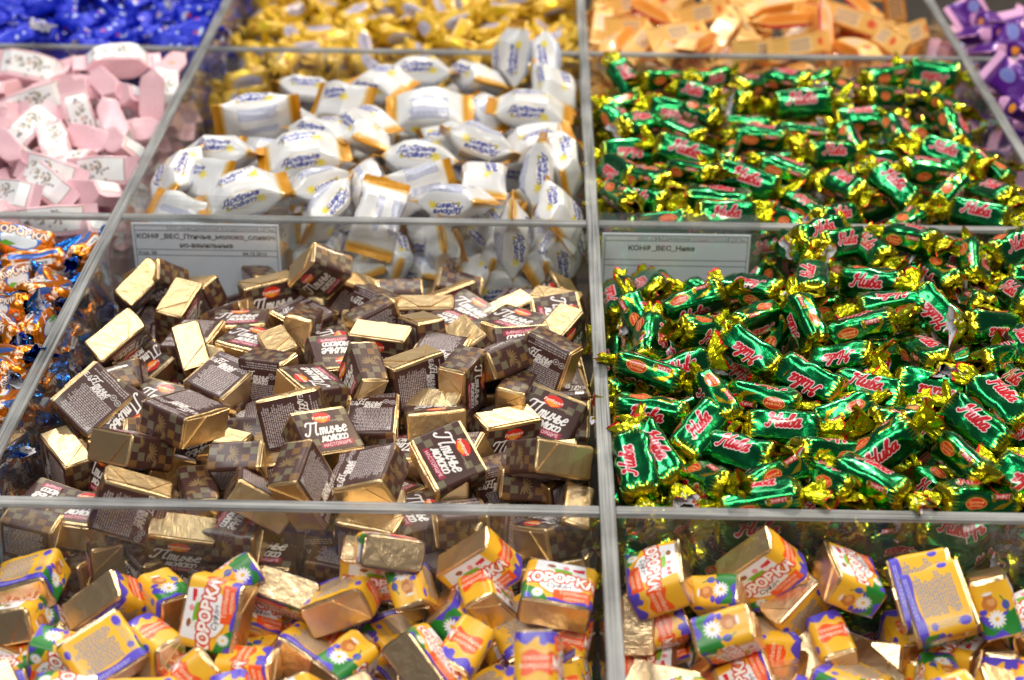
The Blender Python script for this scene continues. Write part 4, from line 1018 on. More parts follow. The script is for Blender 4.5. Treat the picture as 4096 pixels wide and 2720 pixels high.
CHOC 6 -2424 -1180 -583 639 154 593 -465 101 0 4 1 10 3
CHOC 10 -240 -2896 -564 9 -537 843 24 100 0 5 2 1 8
CHOC 5 -1747 -2889 -505 19 -466 -819 -334 101 0 5 2 2 3
CHOC 7 -1102 -1721 -506 647 -628 260 -347 101 0 0 2 7 5
CHOC 10 -644 -2895 -525 423 342 -678 -495 99 0 0 2 2 6
CHOC 11 -1900 -2508 -474 578 645 -422 -268 98 0 2 2 4 2
CHOC 2 -726 -2228 -548 664 115 234 -700 101 0 4 1 4 6
CHOC 0 -266 -2913 -544 171 978 103 56 102 0 5 0 1 7
CHOC 1 -2252 -2944 -582 675 -234 662 225 101 0 5 1 1 3
CHOC 3 -1666 -2929 -482 995 59 -18 -78 104 0 4 0 1 4
CHOC 4 -1294 -2919 -497 16 618 -786 -2 98 0 0 2 1 5
CHOC 5 -2752 -2887 -557 443 -60 -45 -894 99 0 4 2 1 0
CHOC 6 -770 -2893 -538 24 394 -919 -10 100 0 5 2 1 6
CHOC 7 -1999 -2947 -629 615 -356 609 352 98 0 5 1 0 3
CHOC 8 -517 -2956 -564 680 692 123 209 99 0 4 0 0 8
CHOC 9 -2592 -2896 -553 857 -99 -17 505 96 0 1 2 0 1
CHOC 10 -1639 -2930 -779 291 18 520 -803 97 0 4 2 0 4
CHOC 11 -1089 -2934 -781 338 706 358 -509 104 0 4 1 0 6
CHOC 1 -2717 -2959 -854 311 -598 -425 -604 95 0 0 1 0 0
CHOC 3 -244 -2932 -772 702 654 -233 -160 104 0 4 0 -1 0
CHOC 4 -798 -2929 -785 691 623 -273 -243 97 0 4 2 0 7
CHOC 6 -1359 -2898 -764 652 535 -428 -324 100 0 0 2 0 5
CHOC 2 -220 -2921 -1042 807 183 -560 38 103 0 4 2 -1 0
GRN 4 2217 -2375 -68 280 -748 261 -542 100 3 4 0 7 8
GRN 5 2115 -2734 -78 156 286 869 374 101 3 4 0 5 8
GRN 6 1452 -1842 -110 391 -880 239 -127 100 3 4 0 9 6
GRN 7 941 -671 -120 109 347 931 -8 101 3 4 0 15 4
GRN 8 352 -480 -207 601 -282 -116 739 101 3 5 3 15 1
GRN 9 1027 -265 -312 319 -477 738 -356 97 3 2 2 16 1
GRN 10 744 -443 -278 251 48 175 951 99 3 3 0 15 2
GRN 11 426 -1737 -68 497 -815 -262 143 97 3 5 0 10 3
GRN 0 1185 -1211 -40 547 -303 -545 558 97 3 5 2 14 5
GRN 1 1554 -2200 -97 95 -233 608 -753 100 3 4 0 7 5
GRN 2 864 -1989 -79 117 64 250 959 98 3 3 0 8 5
GRN 3 1650 -677 -58 748 618 -205 -129 99 3 5 0 16 4
GRN 4 574 -952 -61 871 -432 -190 -138 98 3 2 0 15 3
GRN 5 1771 -1870 -76 70 50 -402 911 102 3 5 0 10 8
GRN 6 2713 -873 -91 350 639 -595 -339 101 3 4 2 -1 0
GRN 7 1492 -1262 -41 151 962 -122 190 100 3 3 0 13 5
GRN 8 1278 -774 -1 784 2 34 620 102 3 5 3 16 3
GRN 9 245 -1152 -78 384 -493 -711 324 97 3 2 1 14 1
GRN 10 255 -2211 -52 732 664 -114 -97 98 3 5 0 8 0
GRN 11 1138 -1797 -81 136 340 840 401 102 3 4 2 9 5
GRN 0 849 -1545 -57 99 410 845 328 98 3 4 2 11 1
GRN 1 2608 -1241 -68 648 432 -286 -558 96 3 4 2 14 8
GRN 2 262 -1869 5 257 948 -143 -120 97 3 3 0 10 1
GRN 3 2681 -567 -65 823 -559 7 -100 97 3 2 0 16 8
GRN 4 155 -846 -110 215 654 703 177 104 3 4 3 14 0
GRN 5 897 -1120 -83 317 217 -614 -689 97 3 3 0 14 4
GRN 6 1346 -1547 -91 255 173 938 158 95 3 4 0 11 5
GRN 7 288 -1463 -35 631 -183 308 -688 97 3 5 1 12 2
GRN 8 470 -259 -378 511 631 -413 -412 96 3 3 2 16 0
GRN 9 592 -1359 -40 601 706 370 66 102 3 4 0 12 3
GRN 10 1385 -2561 -28 700 631 -152 299 103 3 5 2 7 6
GRN 11 1710 -979 -40 10 -75 93 993 100 3 5 0 14 7
GRN 0 1260 -2084 -117 175 -158 858 -457 96 3 2 0 8 7
GRN 1 163 -259 -363 122 683 673 -255 101 3 4 3 -1 0
GRN 2 604 -2141 -9 457 679 -430 -382 97 3 3 2 8 3
GRN 3 2213 -217 -72 56 -321 616 -717 103 3 5 0 17 5
GRN 4 1111 -1727 -299 886 90 -64 -450 99 3 5 2 8 6
GRN 5 2018 -1388 -245 668 -691 -155 -227 101 3 2 0 11 7
GRN 6 1369 -2656 -236 912 -229 110 323 98 3 2 0 4 7
GRN 7 1506 -1901 -277 436 -706 537 149 97 3 5 2 6 5
GRN 10 1580 -858 -276 903 123 -126 -393 95 3 4 0 13 4
GRN 0 1710 -2600 -256 593 574 -424 -373 99 3 3 2 5 5
GRN 1 2260 -2261 -250 255 794 546 77 99 3 4 3 -1 0
GRN 2 1036 -1071 -263 394 775 213 447 103 3 3 2 12 4
GRN 3 2156 -2553 -274 137 62 -523 -839 103 3 4 0 -1 0
GRN 4 300 -1505 -265 585 1 366 723 96 3 4 3 9 3
GRN 5 1026 -2851 -246 383 -915 113 66 98 3 4 0 4 5
GRN 6 1054 -237 -504 345 -169 704 -598 99 3 2 2 16 2
GRN 7 204 -1956 -269 744 -329 -196 547 101 3 3 2 8 1
GRN 8 267 -2594 -254 435 -669 504 -331 103 3 1 2 4 3
GRN 9 1129 -2389 -318 670 -742 10 37 95 3 4 0 5 2
GRN 10 633 -2887 -319 777 481 -213 -346 96 3 5 2 2 2
GRN 0 257 -632 -406 669 649 358 -51 98 3 0 2 13 1
GRN 2 1647 -1477 -262 71 806 565 165 101 3 4 1 10 7
GRN 3 1680 -1144 -258 369 97 -397 -835 101 3 3 0 12 5
GRN 4 526 -653 -332 270 -959 79 -33 96 3 5 0 14 3
GRN 6 2623 -431 -256 475 -244 -568 627 103 3 4 2 16 7
GRN 7 2162 -920 -243 398 -800 -287 344 98 3 5 3 12 7
GRN 8 1533 -347 -306 20 -476 878 -43 99 3 4 2 15 5
GRN 10 589 -1586 -297 924 359 80 108 98 3 5 0 9 4
GRN 11 2387 -1905 -289 928 -175 85 318 102 3 4 0 -1 0
GRN 0 1408 -2979 -243 91 84 -624 -772 99 3 4 0 2 6
GRN 1 985 -727 -300 216 -654 -698 195 98 3 2 1 13 2
GRN 3 1295 -569 -311 187 18 -214 -959 100 3 3 0 14 6
GRN 4 2054 -2837 -275 662 -386 326 -554 98 3 4 2 3 8
GRN 6 867 -1356 -288 465 -228 -358 777 96 3 5 2 10 5
GRN 7 347 -1168 -319 5 483 -846 -224 96 3 4 2 10 2
GRN 8 713 -354 -508 741 -485 203 -418 103 3 2 2 14 2
GRN 9 2728 -164 -239 74 -990 91 -82 99 3 4 0 17 8
GRN 10 2455 -1278 -256 79 54 -505 -858 99 3 1 0 -1 0
GRN 0 1455 -2231 -274 111 -643 -741 161 102 3 4 2 5 4
GRN 2 1822 -1986 -294 734 -206 194 -617 103 3 2 2 6 7
GRN 3 1862 -2339 -312 154 840 508 -113 100 3 0 3 5 7
GRN 4 534 -1887 -229 124 298 -863 -389 99 3 4 2 8 2
GRN 5 371 -2202 -236 7 21 987 -157 97 3 5 0 7 2
GRN 6 2558 -1575 -250 79 -716 -690 75 102 3 4 2 -1 0
GRN 7 1746 -2912 -256 209 215 325 -897 101 3 5 2 3 7
GRN 8 1959 -170 -247 715 673 -180 -61 95 3 4 0 16 5
GRN 9 277 -2890 -307 618 -424 412 -518 100 3 2 1 3 3
GRN 10 1364 -1086 -250 163 -581 777 -180 96 3 4 1 13 3
GRN 11 1198 -2026 -280 674 -109 -428 592 101 3 4 1 10 6
GRN 7 1553 -2883 -447 1 761 -643 85 101 3 0 2 1 4
GRN 8 1124 -207 -761 710 -655 -204 160 101 3 4 0 11 2
GRN 9 488 -1282 -483 526 748 -326 240 96 3 4 2 10 4
GRN 11 254 -1599 -489 926 112 280 -228 97 3 4 2 9 1
GRN 0 230 -668 -549 622 -35 -184 760 101 3 4 1 13 0
GRN 1 263 -2059 -440 540 -813 185 -112 98 3 5 0 6 0
GRN 3 2077 -346 -481 473 156 -26 -867 98 3 5 2 13 7
GRN 4 1994 -828 -480 107 771 623 78 97 3 5 3 12 6
GRN 6 642 -2875 -467 613 642 305 344 103 3 3 2 1 2
GRN 7 1482 -1141 -418 84 -288 -460 -835 99 3 5 2 11 4
GRN 8 230 -1008 -550 189 -511 -729 415 100 3 3 2 10 0
GRN 9 1877 -2679 -510 155 579 746 290 97 3 0 2 1 5
GRN 10 1700 -505 -465 304 943 131 42 96 3 2 0 13 6
GRN 11 2158 -2339 -462 919 318 226 57 96 3 4 0 -1 0
GRN 2 1318 -688 -447 344 680 448 467 101 3 4 1 11 3
GRN 3 994 -2624 -480 900 -60 338 269 95 3 2 2 2 4
GRN 7 1137 -2883 -433 763 -32 -72 641 103 3 5 1 2 5
GRN 8 1843 -1728 -512 921 -22 -383 71 103 3 2 2 6 6
GRN 9 2204 -2831 -508 542 -249 58 -801 96 3 2 3 1 8
GRN 1 269 -2932 -505 219 -101 4 971 100 3 3 0 1 1
GRN 2 175 -2558 -508 480 -355 548 -586 101 3 2 1 3 0
GRN 4 2420 -2141 -466 193 268 698 635 101 3 4 2 -1 0
GRN 5 1856 -2062 -524 440 -885 -132 73 96 3 2 0 5 6
GRN 6 2629 -1541 -505 343 -685 -567 303 95 3 4 1 -1 0
GRN 7 781 -1444 -454 196 127 -537 -810 102 3 4 0 8 4
GRN 3 2641 -1217 -520 188 44 -522 -831 100 3 4 0 -1 0
GRN 4 2501 -1836 -454 104 782 -604 -112 104 3 4 2 -1 0
GRN 7 2775 -807 -552 126 838 470 247 99 3 4 1 -1 0
GRN 8 897 -2892 -426 622 -583 288 -436 100 3 2 2 2 3
GRN 9 257 -2949 -481 116 174 379 901 98 3 3 2 2 0
GRN 10 1427 -2895 -450 61 -485 862 -137 95 3 5 2 1 3
GRN 11 1797 -2906 -393 537 761 303 203 100 3 3 2 2 7
GRN 0 2198 -2899 -402 427 11 183 885 95 3 2 0 2 8
GRN 1 259 -2763 -417 855 -486 -137 -120 96 3 2 0 3 1
GRN 2 267 -263 -404 368 848 -375 -71 104 3 4 0 15 0
GRN 3 261 -1280 -434 623 738 129 226 101 3 3 2 9 2
GRN 4 163 -2431 -393 463 -470 -622 422 96 3 2 1 4 2
GRN 5 240 -1842 -439 837 -294 -69 456 100 3 4 2 -1 0
GRN 6 146 -985 -461 269 657 615 342 103 3 4 1 11 0
GRN 7 260 -688 -512 49 89 -169 980 98 3 4 0 12 0
GRN 8 271 -2973 -723 875 -411 -171 -190 101 3 2 0 0 2
GRN 9 1648 -2985 -641 190 -72 863 463 101 3 5 0 0 7
GRN 10 652 -2916 -658 864 -317 314 -232 95 3 1 2 0 3
GRN 11 1109 -2880 -749 463 -328 480 -669 102 3 5 1 0 4
GRN 0 2160 -2964 -703 907 -153 328 215 95 3 0 2 1 7
GRN 1 242 -2765 -673 94 -283 374 -878 96 3 4 0 1 0
GRN 2 270 -2443 -592 48 -232 -512 826 102 3 4 0 4 0
GRN 3 175 -321 -672 528 -397 395 -639 104 3 2 3 12 1
GRN 4 233 -1986 -688 128 -900 -401 -113 96 3 4 2 4 1
GRN 5 264 -1108 -636 919 390 6 -65 102 3 4 0 9 0
GRN 6 224 -1494 -586 528 661 525 96 103 3 4 3 7 1
GRN 8 1349 -2928 -819 473 -70 573 666 104 3 4 0 0 6
GRN 10 440 -2989 -880 342 936 42 -77 102 3 4 0 -1 0
GRN 1 1060 -2953 -824 24 31 903 -427 100 3 2 0 0 5
GRN 2 271 -2934 -845 294 49 561 772 101 3 2 0 0 1
GRN 3 194 -1783 -905 507 -648 -460 335 97 3 4 2 -1 0
GRN 4 253 -252 -857 355 -842 -403 -50 102 3 5 2 -1 0
GRN 6 257 -2751 -896 821 399 154 378 102 3 4 2 0 0
GRN 8 266 -660 -928 299 -103 470 -824 100 3 4 2 7 0
GRN 9 175 -1314 -830 640 135 181 734 96 3 4 1 -1 0
KOR 10 -2396 -4050 -486 735 9 10 -678 102 1 4 1 0 0
KOR 11 -1209 -3748 -535 592 243 744 -191 103 1 1 1 2 5
KOR 0 -2719 -4003 -521 474 -135 -595 634 96 1 3 2 1 0
KOR 1 -683 -4004 -537 23 496 -866 -60 103 1 5 2 0 8
KOR 2 -1640 -4065 -499 85 -646 -27 -759 96 1 0 1 0 3
KOR 3 -2063 -4064 -478 4 -50 999 -8 99 1 5 0 0 2
KOR 4 -2071 -3405 -458 644 -244 698 195 101 1 1 1 5 1
KOR 5 -1624 -3787 -546 550 401 -520 516 96 1 0 1 2 4
KOR 6 -362 -3949 -532 49 481 -311 818 98 1 0 2 1 6
KOR 7 -1180 -4020 -529 207 -202 712 -639 101 1 2 2 0 5
KOR 8 -2079 -3658 -514 289 -658 -290 -632 97 1 0 1 3 0
KOR 9 -684 -3657 -498 793 -36 -555 -248 101 1 0 2 3 5
KOR 10 -1402 -4121 -445 941 231 -238 74 100 1 4 2 0 4
KOR 11 -2488 -3745 -502 423 492 499 -574 97 1 4 1 2 2
KOR 0 -2763 -3512 -437 79 -144 194 967 98 1 2 0 4 0
KOR 1 -372 -3406 -509 139 -236 941 201 101 1 5 2 3 6
KOR 3 -2466 -3400 -624 677 588 -420 -138 100 1 4 3 4 2
KOR 6 -1517 -3404 -721 431 38 37 901 97 1 4 2 4 6
KOR 7 -1048 -3807 -709 404 637 345 -558 100 1 1 1 0 6
KOR 9 -524 -3786 -635 24 373 -927 14 97 1 5 2 1 5
KOR 10 -430 -3393 -618 687 669 60 277 100 1 4 2 2 7
KOR 11 -246 -3587 -635 486 -704 -310 414 98 1 5 2 2 9
KOR 1 -1062 -3539 -742 475 52 -877 50 98 1 5 2 1 3
KOR 2 -2112 -3773 -671 1000 0 10 -25 95 1 4 0 0 1
KOR 3 -1898 -3393 -694 5 -678 -702 218 98 1 1 3 3 1
KOR 5 -2767 -3642 -604 780 583 -109 -199 96 1 2 2 2 0
KOR 6 -1690 -3503 -678 606 264 681 -315 98 1 1 1 3 2
KOR 7 -809 -3828 -636 502 -515 470 512 97 1 1 1 0 7
KOR 8 -2728 -3893 -651 284 647 -448 548 102 1 0 1 1 1
KOR 1 -1292 -3500 -692 432 -543 -468 -547 103 1 0 1 3 4
KOR 2 -204 -3818 -653 730 46 -682 22 103 1 0 1 1 7
KOR 3 -256 -3414 -630 895 5 1 446 103 1 2 2 3 8
KOR 2 -233 -3370 -768 115 38 -980 -157 103 1 5 0 1 9
KOR 10 774 -4055 -467 629 258 -538 -498 96 2 2 3 0 2
KOR 11 1701 -3926 -518 407 575 561 434 99 2 2 1 0 8
KOR 0 1992 -3389 -421 979 -6 -153 138 97 2 4 2 3 9
KOR 1 1971 -3824 -492 33 -172 -979 100 99 2 5 0 0 9
KOR 2 304 -4060 -437 223 55 -32 -973 102 2 4 0 0 1
KOR 3 1164 -3994 -506 574 128 -21 -809 101 2 4 1 0 5
KOR 4 719 -3450 -533 157 788 -593 52 100 2 0 2 2 2
KOR 5 1094 -3771 -536 84 875 447 -164 103 2 5 3 0 4
KOR 6 2072 -3615 -447 625 -49 -83 775 100 2 3 2 2 9
KOR 7 261 -3888 -509 594 766 -228 -92 103 2 2 0 0 0
KOR 8 1474 -3987 -481 592 452 568 -350 100 2 1 1 0 7
KOR 9 1428 -3353 -661 67 -711 -68 -697 101 2 0 1 2 6
KOR 0 563 -3382 -686 989 -107 96 31 100 2 1 0 1 2
KOR 1 392 -3691 -667 385 226 -493 -747 103 2 2 2 1 3
KOR 2 1868 -3557 -672 235 385 612 650 104 2 2 2 2 8
KOR 3 1513 -3706 -630 66 669 -91 -735 100 2 1 1 1 8
KOR 4 913 -3856 -637 422 -631 -310 -573 97 2 0 1 0 3
KOR 5 2131 -3381 -626 148 604 382 -683 98 2 4 2 -1 0
KOR 6 1668 -3418 -597 452 -3 -116 -884 100 2 4 2 2 7
KOR 7 200 -3466 -689 670 26 -39 -741 100 2 4 1 1 0
KOR 8 1248 -3563 -671 514 709 -371 -309 98 2 2 2 1 7
KOR 9 817 -3597 -656 423 354 -617 -561 100 2 2 2 1 5
KOR 0 1103 -3330 -697 178 85 -829 523 96 2 3 0 2 4
WHT 6 -1507 867 -149 99 551 791 247 96 0 4 2 5 3
WHT 7 -1140 753 -135 493 -816 -262 148 101 0 4 0 4 4
WHT 8 -2135 2693 -204 362 930 20 -64 99 0 3 0 8 0
WHT 9 -758 2153 -163 68 450 865 211 104 0 4 2 7 7
WHT 10 -2715 1147 -537 314 422 801 287 101 0 5 3 3 1
WHT 11 -2665 304 -159 72 249 903 343 99 0 4 0 3 0
WHT 0 -2223 2111 -224 90 31 -245 -965 104 0 3 0 7 1
WHT 1 -362 1592 -137 80 136 75 -985 97 0 5 0 6 8
WHT 2 -2226 1358 -210 286 -952 106 28 103 0 4 0 6 1
WHT 3 -979 1609 -163 383 77 555 734 97 0 3 0 7 6
WHT 4 -2128 818 -256 332 -528 664 -413 98 0 5 2 3 2
WHT 5 -1174 1385 -415 983 -122 -89 104 98 0 4 0 4 6
WHT 6 -2227 884 -558 124 -62 352 -926 98 0 5 0 2 1
WHT 7 -527 1825 -484 71 991 -95 -57 100 0 3 0 5 7
WHT 8 -1289 1837 -478 304 -274 -855 318 100 0 2 2 5 4
WHT 9 -1352 2429 -413 301 -392 788 -368 101 0 5 2 6 5
WHT 10 -1527 709 -445 987 -13 -11 -158 98 0 2 0 3 5
WHT 11 -619 636 -376 492 143 42 858 100 0 3 2 2 7
WHT 1 -1654 1548 -463 286 -282 -373 836 100 0 5 0 5 2
WHT 2 -1716 2779 -482 391 -101 -72 -912 98 0 4 0 -1 0
WHT 3 -1781 373 -442 91 -666 715 -193 99 0 2 3 2 3
WHT 4 -495 2230 -462 297 282 710 573 102 0 3 0 7 8
WHT 7 -2637 1322 -758 114 797 -561 -196 100 0 4 1 2 0
WHT 8 -1058 2789 -384 601 567 320 465 99 0 3 2 8 4
WHT 9 -708 1133 -454 310 -919 238 -43 97 0 4 0 4 7
WHT 11 -2221 323 -435 872 298 -211 -327 97 0 4 0 2 2
WHT 1 -217 326 -418 543 566 324 528 98 0 3 1 1 7
WHT 5 -1020 465 -411 627 683 -347 -144 101 0 5 0 2 4
WHT 6 -323 1293 -433 791 388 210 424 96 0 5 2 4 8
WHT 7 -1695 1094 -459 612 139 -151 -764 97 0 3 2 4 3
WHT 8 -259 2492 -432 652 555 -355 -376 100 0 4 2 -1 0
WHT 10 -1200 946 -423 403 257 -722 -500 103 0 4 0 3 7
WHT 0 -882 1679 -468 667 -411 -440 438 99 0 2 2 5 5
WHT 3 -1566 2105 -408 203 424 -436 -767 101 0 4 2 6 4
WHT 4 -1316 318 -458 478 -628 515 -335 102 0 2 1 1 3
WHT 5 -244 720 -448 263 -678 -683 63 96 0 2 1 2 9
WHT 7 -595 331 -460 465 368 -470 -654 102 0 5 2 1 6
WHT 9 -813 366 -627 254 -719 599 -245 99 0 4 3 1 5
WHT 0 -1974 970 -766 426 -412 518 -617 96 0 4 2 1 1
WHT 5 -1946 1559 -715 588 -97 520 -612 99 0 2 2 3 3
WHT 6 -1709 2646 -707 174 39 140 -974 95 0 5 0 6 3
WHT 0 -2131 261 -717 35 -140 -863 484 101 0 4 0 0 0
WHT 3 -826 809 -674 467 151 -278 -826 100 0 3 2 2 6
WHT 7 -1632 258 -676 63 -107 874 -471 103 0 5 0 0 1
WHT 10 -1467 646 -687 223 14 -762 608 103 0 5 2 1 2
WHT 11 -1220 307 -719 270 -229 -578 736 101 0 5 2 0 4
WHT 1 -1037 1302 -712 466 232 366 771 101 0 5 2 2 5
WHT 2 -332 303 -661 601 -581 -389 387 95 0 2 2 0 6
WHT 5 -2379 1691 -826 212 -938 -273 7 103 0 5 0 4 1
WHT 8 -1415 323 -501 629 120 -240 -730 101 0 5 3 0 2
WHT 10 -2128 329 -538 657 475 -490 -321 97 0 4 3 1 0
WHT 11 -622 233 -516 95 -55 46 -993 102 0 3 0 0 5
WHT 0 -281 327 -461 732 412 240 486 98 0 5 2 0 7
WHT 1 -1051 334 -564 4 527 814 -243 98 0 2 3 0 3
WHT 2 -326 283 -723 167 -168 565 -790 102 0 4 0 0 8
PNK 1 -4709 2720 -190 276 373 610 642 103 0 4 2 -1 0
PNK 2 -4077 414 -128 167 936 -299 -73 102 0 4 2 -1 0
PNK 3 -4302 1456 -199 136 -295 -921 -215 96 0 0 2 2 1
PNK 4 -4250 866 -190 41 -975 -217 -12 99 0 5 0 2 0
PNK 5 -4562 2039 -112 937 12 -42 -346 102 0 4 0 -1 0
PNK 6 -3805 2592 -165 108 921 -371 -50 103 0 1 2 6 5
PNK 7 -4310 1773 -98 469 -877 -95 -53 98 0 4 0 5 0
PNK 8 -4232 1178 -208 734 -382 -504 250 97 0 4 2 3 0
PNK 9 -4050 2832 -170 486 -575 -522 402 100 0 2 2 6 4
PNK 10 -3292 1884 -229 72 -32 941 -329 100 0 2 0 4 5
PNK 11 -4690 2383 -130 136 495 -827 -228 99 0 4 2 -1 0
PNK 0 -3255 2820 -107 322 794 414 308 97 0 3 2 6 9
PNK 1 -3564 1108 -178 607 123 13 -785 96 0 5 2 3 4
PNK 2 -3988 2296 -102 77 268 -892 -357 100 0 4 0 6 3
PNK 3 -4489 2824 -156 236 -583 -774 80 96 0 0 1 -1 0
PNK 4 -3506 1480 -132 88 -167 -918 349 99 0 2 0 4 2
PNK 5 -4906 2829 -201 215 -320 -757 528 102 0 4 2 -1 0
PNK 6 -3938 244 -161 291 938 155 108 101 0 3 0 1 0
PNK 7 -4424 1523 -352 567 697 401 178 98 0 4 0 -1 0
PNK 8 -4181 2526 -360 594 -766 194 -150 103 0 5 0 4 1
PNK 9 -4097 1728 -361 81 -765 -635 68 100 0 4 2 3 2
PNK 11 -3310 2566 -380 260 840 -455 -141 96 0 3 2 4 6
PNK 2 -4746 2402 -317 146 420 -869 -215 101 0 4 0 -1 0
PNK 3 -3423 2202 -409 699 -222 -332 593 97 0 2 2 4 4
PNK 4 -4097 1357 -364 653 186 -219 -701 99 0 3 2 2 2
PNK 7 -4096 408 -323 329 -859 293 -261 102 0 4 3 -1 0
PNK 8 -3699 2150 -373 161 142 36 -976 95 0 5 0 4 3
PNK 9 -3293 824 -307 682 -648 270 -204 104 0 4 2 1 5
PNK 10 -3565 730 -350 147 157 809 548 100 0 4 0 1 2
PNK 3 -4323 918 -429 156 656 360 644 103 0 4 1 -1 0
PNK 4 -3792 2466 -371 516 622 -457 -371 97 0 3 3 5 2
PNK 7 -3297 291 -355 242 272 835 413 101 0 5 0 0 3
PNK 8 -3295 1467 -371 426 807 331 242 103 0 4 2 2 8
PNK 10 -4497 1895 -344 495 -782 376 55 101 0 4 2 -1 0
PNK 11 -3322 538 -357 19 969 -188 -157 103 0 5 2 0 8
PNK 0 -3363 1899 -352 225 -955 -189 40 99 0 5 0 3 7
PNK 4 -4411 1207 -385 672 494 226 503 100 0 4 2 -1 0
PNK 5 -3466 1299 -374 578 -775 111 -230 97 0 5 0 2 6
PNK 8 -4855 2699 -553 533 -844 19 -58 102 0 4 0 -1 0
PNK 9 -4464 1375 -561 220 125 -931 -263 97 0 4 0 -1 0
PNK 10 -3314 922 -509 837 531 112 -64 99 0 1 0 1 7
PNK 11 -3520 290 -549 406 -208 229 -860 96 0 5 0 0 1
PNK 1 -4156 566 -588 42 671 738 67 103 0 4 1 -1 0
PNK 2 -3289 2696 -560 629 774 -37 -67 98 0 4 0 4 8
PNK 3 -3317 1444 -561 519 818 -54 243 101 0 4 2 2 7
PNK 8 -3312 487 -573 243 73 -693 -675 101 0 4 0 0 7
PNK 9 -4715 2327 -519 110 191 -974 -57 99 0 4 0 -1 0
PNK 0 -3708 2805 -549 578 707 106 392 97 0 5 2 5 4
PNK 1 -3447 2929 -563 33 982 -110 -147 97 0 3 0 5 6
PNK 6 -3211 1214 -486 697 328 274 576 99 0 5 2 1 8
PNK 7 -3286 407 -408 824 501 222 143 98 0 5 0 0 5
PNK 8 -3290 2075 -475 52 16 704 708 98 0 4 0 3 8
PNK 9 -3287 1516 -522 682 -729 5 -60 96 0 1 0 -1 0
PNK 10 -3321 2804 -512 367 -898 -241 7 103 0 5 0 5 8
PNK 11 -3297 2474 -469 3 -34 985 172 103 0 4 0 4 7
PNK 0 -3215 767 -462 182 -589 -618 488 97 0 4 3 1 6
PNK 1 -3278 1787 -541 859 281 -33 426 97 0 5 2 3 6
PNK 3 -3248 283 -699 529 664 -463 -255 99 0 4 3 0 4
PNK 6 -3302 470 -726 157 45 271 948 97 0 5 0 0 6
PNK 8 -3288 1101 -765 366 -833 403 95 101 0 4 2 -1 0
PNK 9 -3213 2809 -704 630 -147 -225 729 102 0 5 3 3 9
PNK 0 -3301 1375 -724 297 -94 359 -880 96 0 4 0 -1 0
PNK 1 -3180 793 -753 622 -365 -407 560 102 0 4 2 -1 0
PNK 8 -3248 307 -1023 545 -7 200 814 100 0 4 3 -1 0
ORT 1 -3785 -497 -241 37 486 868 97 96 0 4 2 -1 0
ORT 2 -3522 -1667 -232 840 -275 -416 213 99 0 5 2 3 0
ORT 3 -3271 -2684 -233 611 737 -278 -80 98 0 2 0 0 1
ORT 4 -3272 -2413 -217 153 987 -43 24 103 0 5 0 0 6
ORT 5 -3693 -1153 -283 3 -6 -44 -999 104 0 4 0 -1 0
ORT 6 -3778 -767 -267 47 328 798 -504 101 0 4 0 -1 0
ORT 7 -3817 -245 -231 346 695 627 -68 98 0 3 0 -1 0
ORT 8 -3591 -1396 -262 128 -574 -773 -238 96 0 4 1 -1 0
ORT 9 -3434 -1936 -168 255 163 -524 -796 96 0 4 0 -1 0
ORT 10 -3278 -1696 -429 17 162 954 -251 102 0 2 0 1 5
ORT 0 -3968 -245 -424 11 61 937 -343 101 0 4 0 -1 0
ORT 1 -3307 -1439 -381 124 244 -876 -397 101 0 5 0 2 2
ORT 2 -3298 -2546 -442 303 -158 868 -360 98 0 4 2 0 3
ORT 4 -3220 -285 -418 622 531 394 420 102 0 4 2 4 8
ORT 5 -3606 -1265 -413 957 288 8 -32 97 0 4 0 -1 0
ORT 7 -3842 -745 -474 116 -71 221 966 96 0 4 0 -1 0
ORT 8 -3336 -2105 -409 587 -108 -157 786 101 0 4 1 -1 0
ORT 9 -3259 -714 -456 183 164 649 720 97 0 5 0 3 4
ORT 10 -3493 -1796 -390 663 -213 -134 705 101 0 4 2 -1 0
ORT 11 -3335 -1052 -439 704 -693 92 -122 95 0 5 0 2 3
ORT 0 -3854 -475 -452 705 -213 407 540 102 0 4 2 -1 0
ORT 1 -3271 -2832 -452 945 -194 39 -258 97 0 4 0 -1 0
ORT 2 -3549 -1533 -428 714 -289 -314 555 104 0 4 2 -1 0
ORT 3 -3211 -2315 -423 40 -548 830 95 102 0 5 2 1 2
ORT 9 -3285 -427 -598 302 166 -593 -728 102 0 5 0 3 6
ORT 11 -3298 -1811 -583 949 -255 -56 -176 103 0 1 0 1 4
ORT 0 -3187 -700 -575 591 333 -391 -622 98 0 3 2 2 6
ORT 1 -3403 -2067 -546 126 -299 -872 367 103 0 5 2 0 5
ORT 2 -3206 -1317 -565 616 -594 -359 373 102 0 5 2 2 4
ORT 4 -3920 -555 -629 22 17 785 -619 103 0 4 0 -1 0
ORT 5 -3266 -2927 -631 224 228 -192 -928 97 0 4 2 -1 0
ORT 7 -3305 -208 -606 372 914 159 42 102 0 2 0 3 8
ORT 8 -3760 -876 -625 234 126 -796 -544 98 0 4 0 -1 0
ORT 9 -3190 -2895 -533 25 -814 -580 16 96 0 5 2 0 0
ORT 10 -3203 -1761 -541 337 -616 -483 523 100 0 4 3 1 3
ORT 11 -3193 -2474 -515 173 -723 666 53 101 0 2 1 0 2
ORT 0 -3173 -2796 -553 32 -780 624 28 99 0 4 1 -1 0
ORT 1 -3240 -2190 -603 348 -205 -762 505 101 0 2 2 0 4
ORT 2 -3286 -229 -497 954 -180 86 -226 103 0 5 0 3 7
ORT 3 -3263 -863 -627 93 332 923 -168 100 0 4 0 2 5
ORT 4 -3265 -2961 -823 132 157 -704 -680 99 0 4 0 -1 0
ORT 6 -3249 -1220 -808 419 -51 441 792 96 0 0 3 1 8
ORT 7 -3271 -2909 -767 55 -76 893 -441 100 0 4 0 -1 0
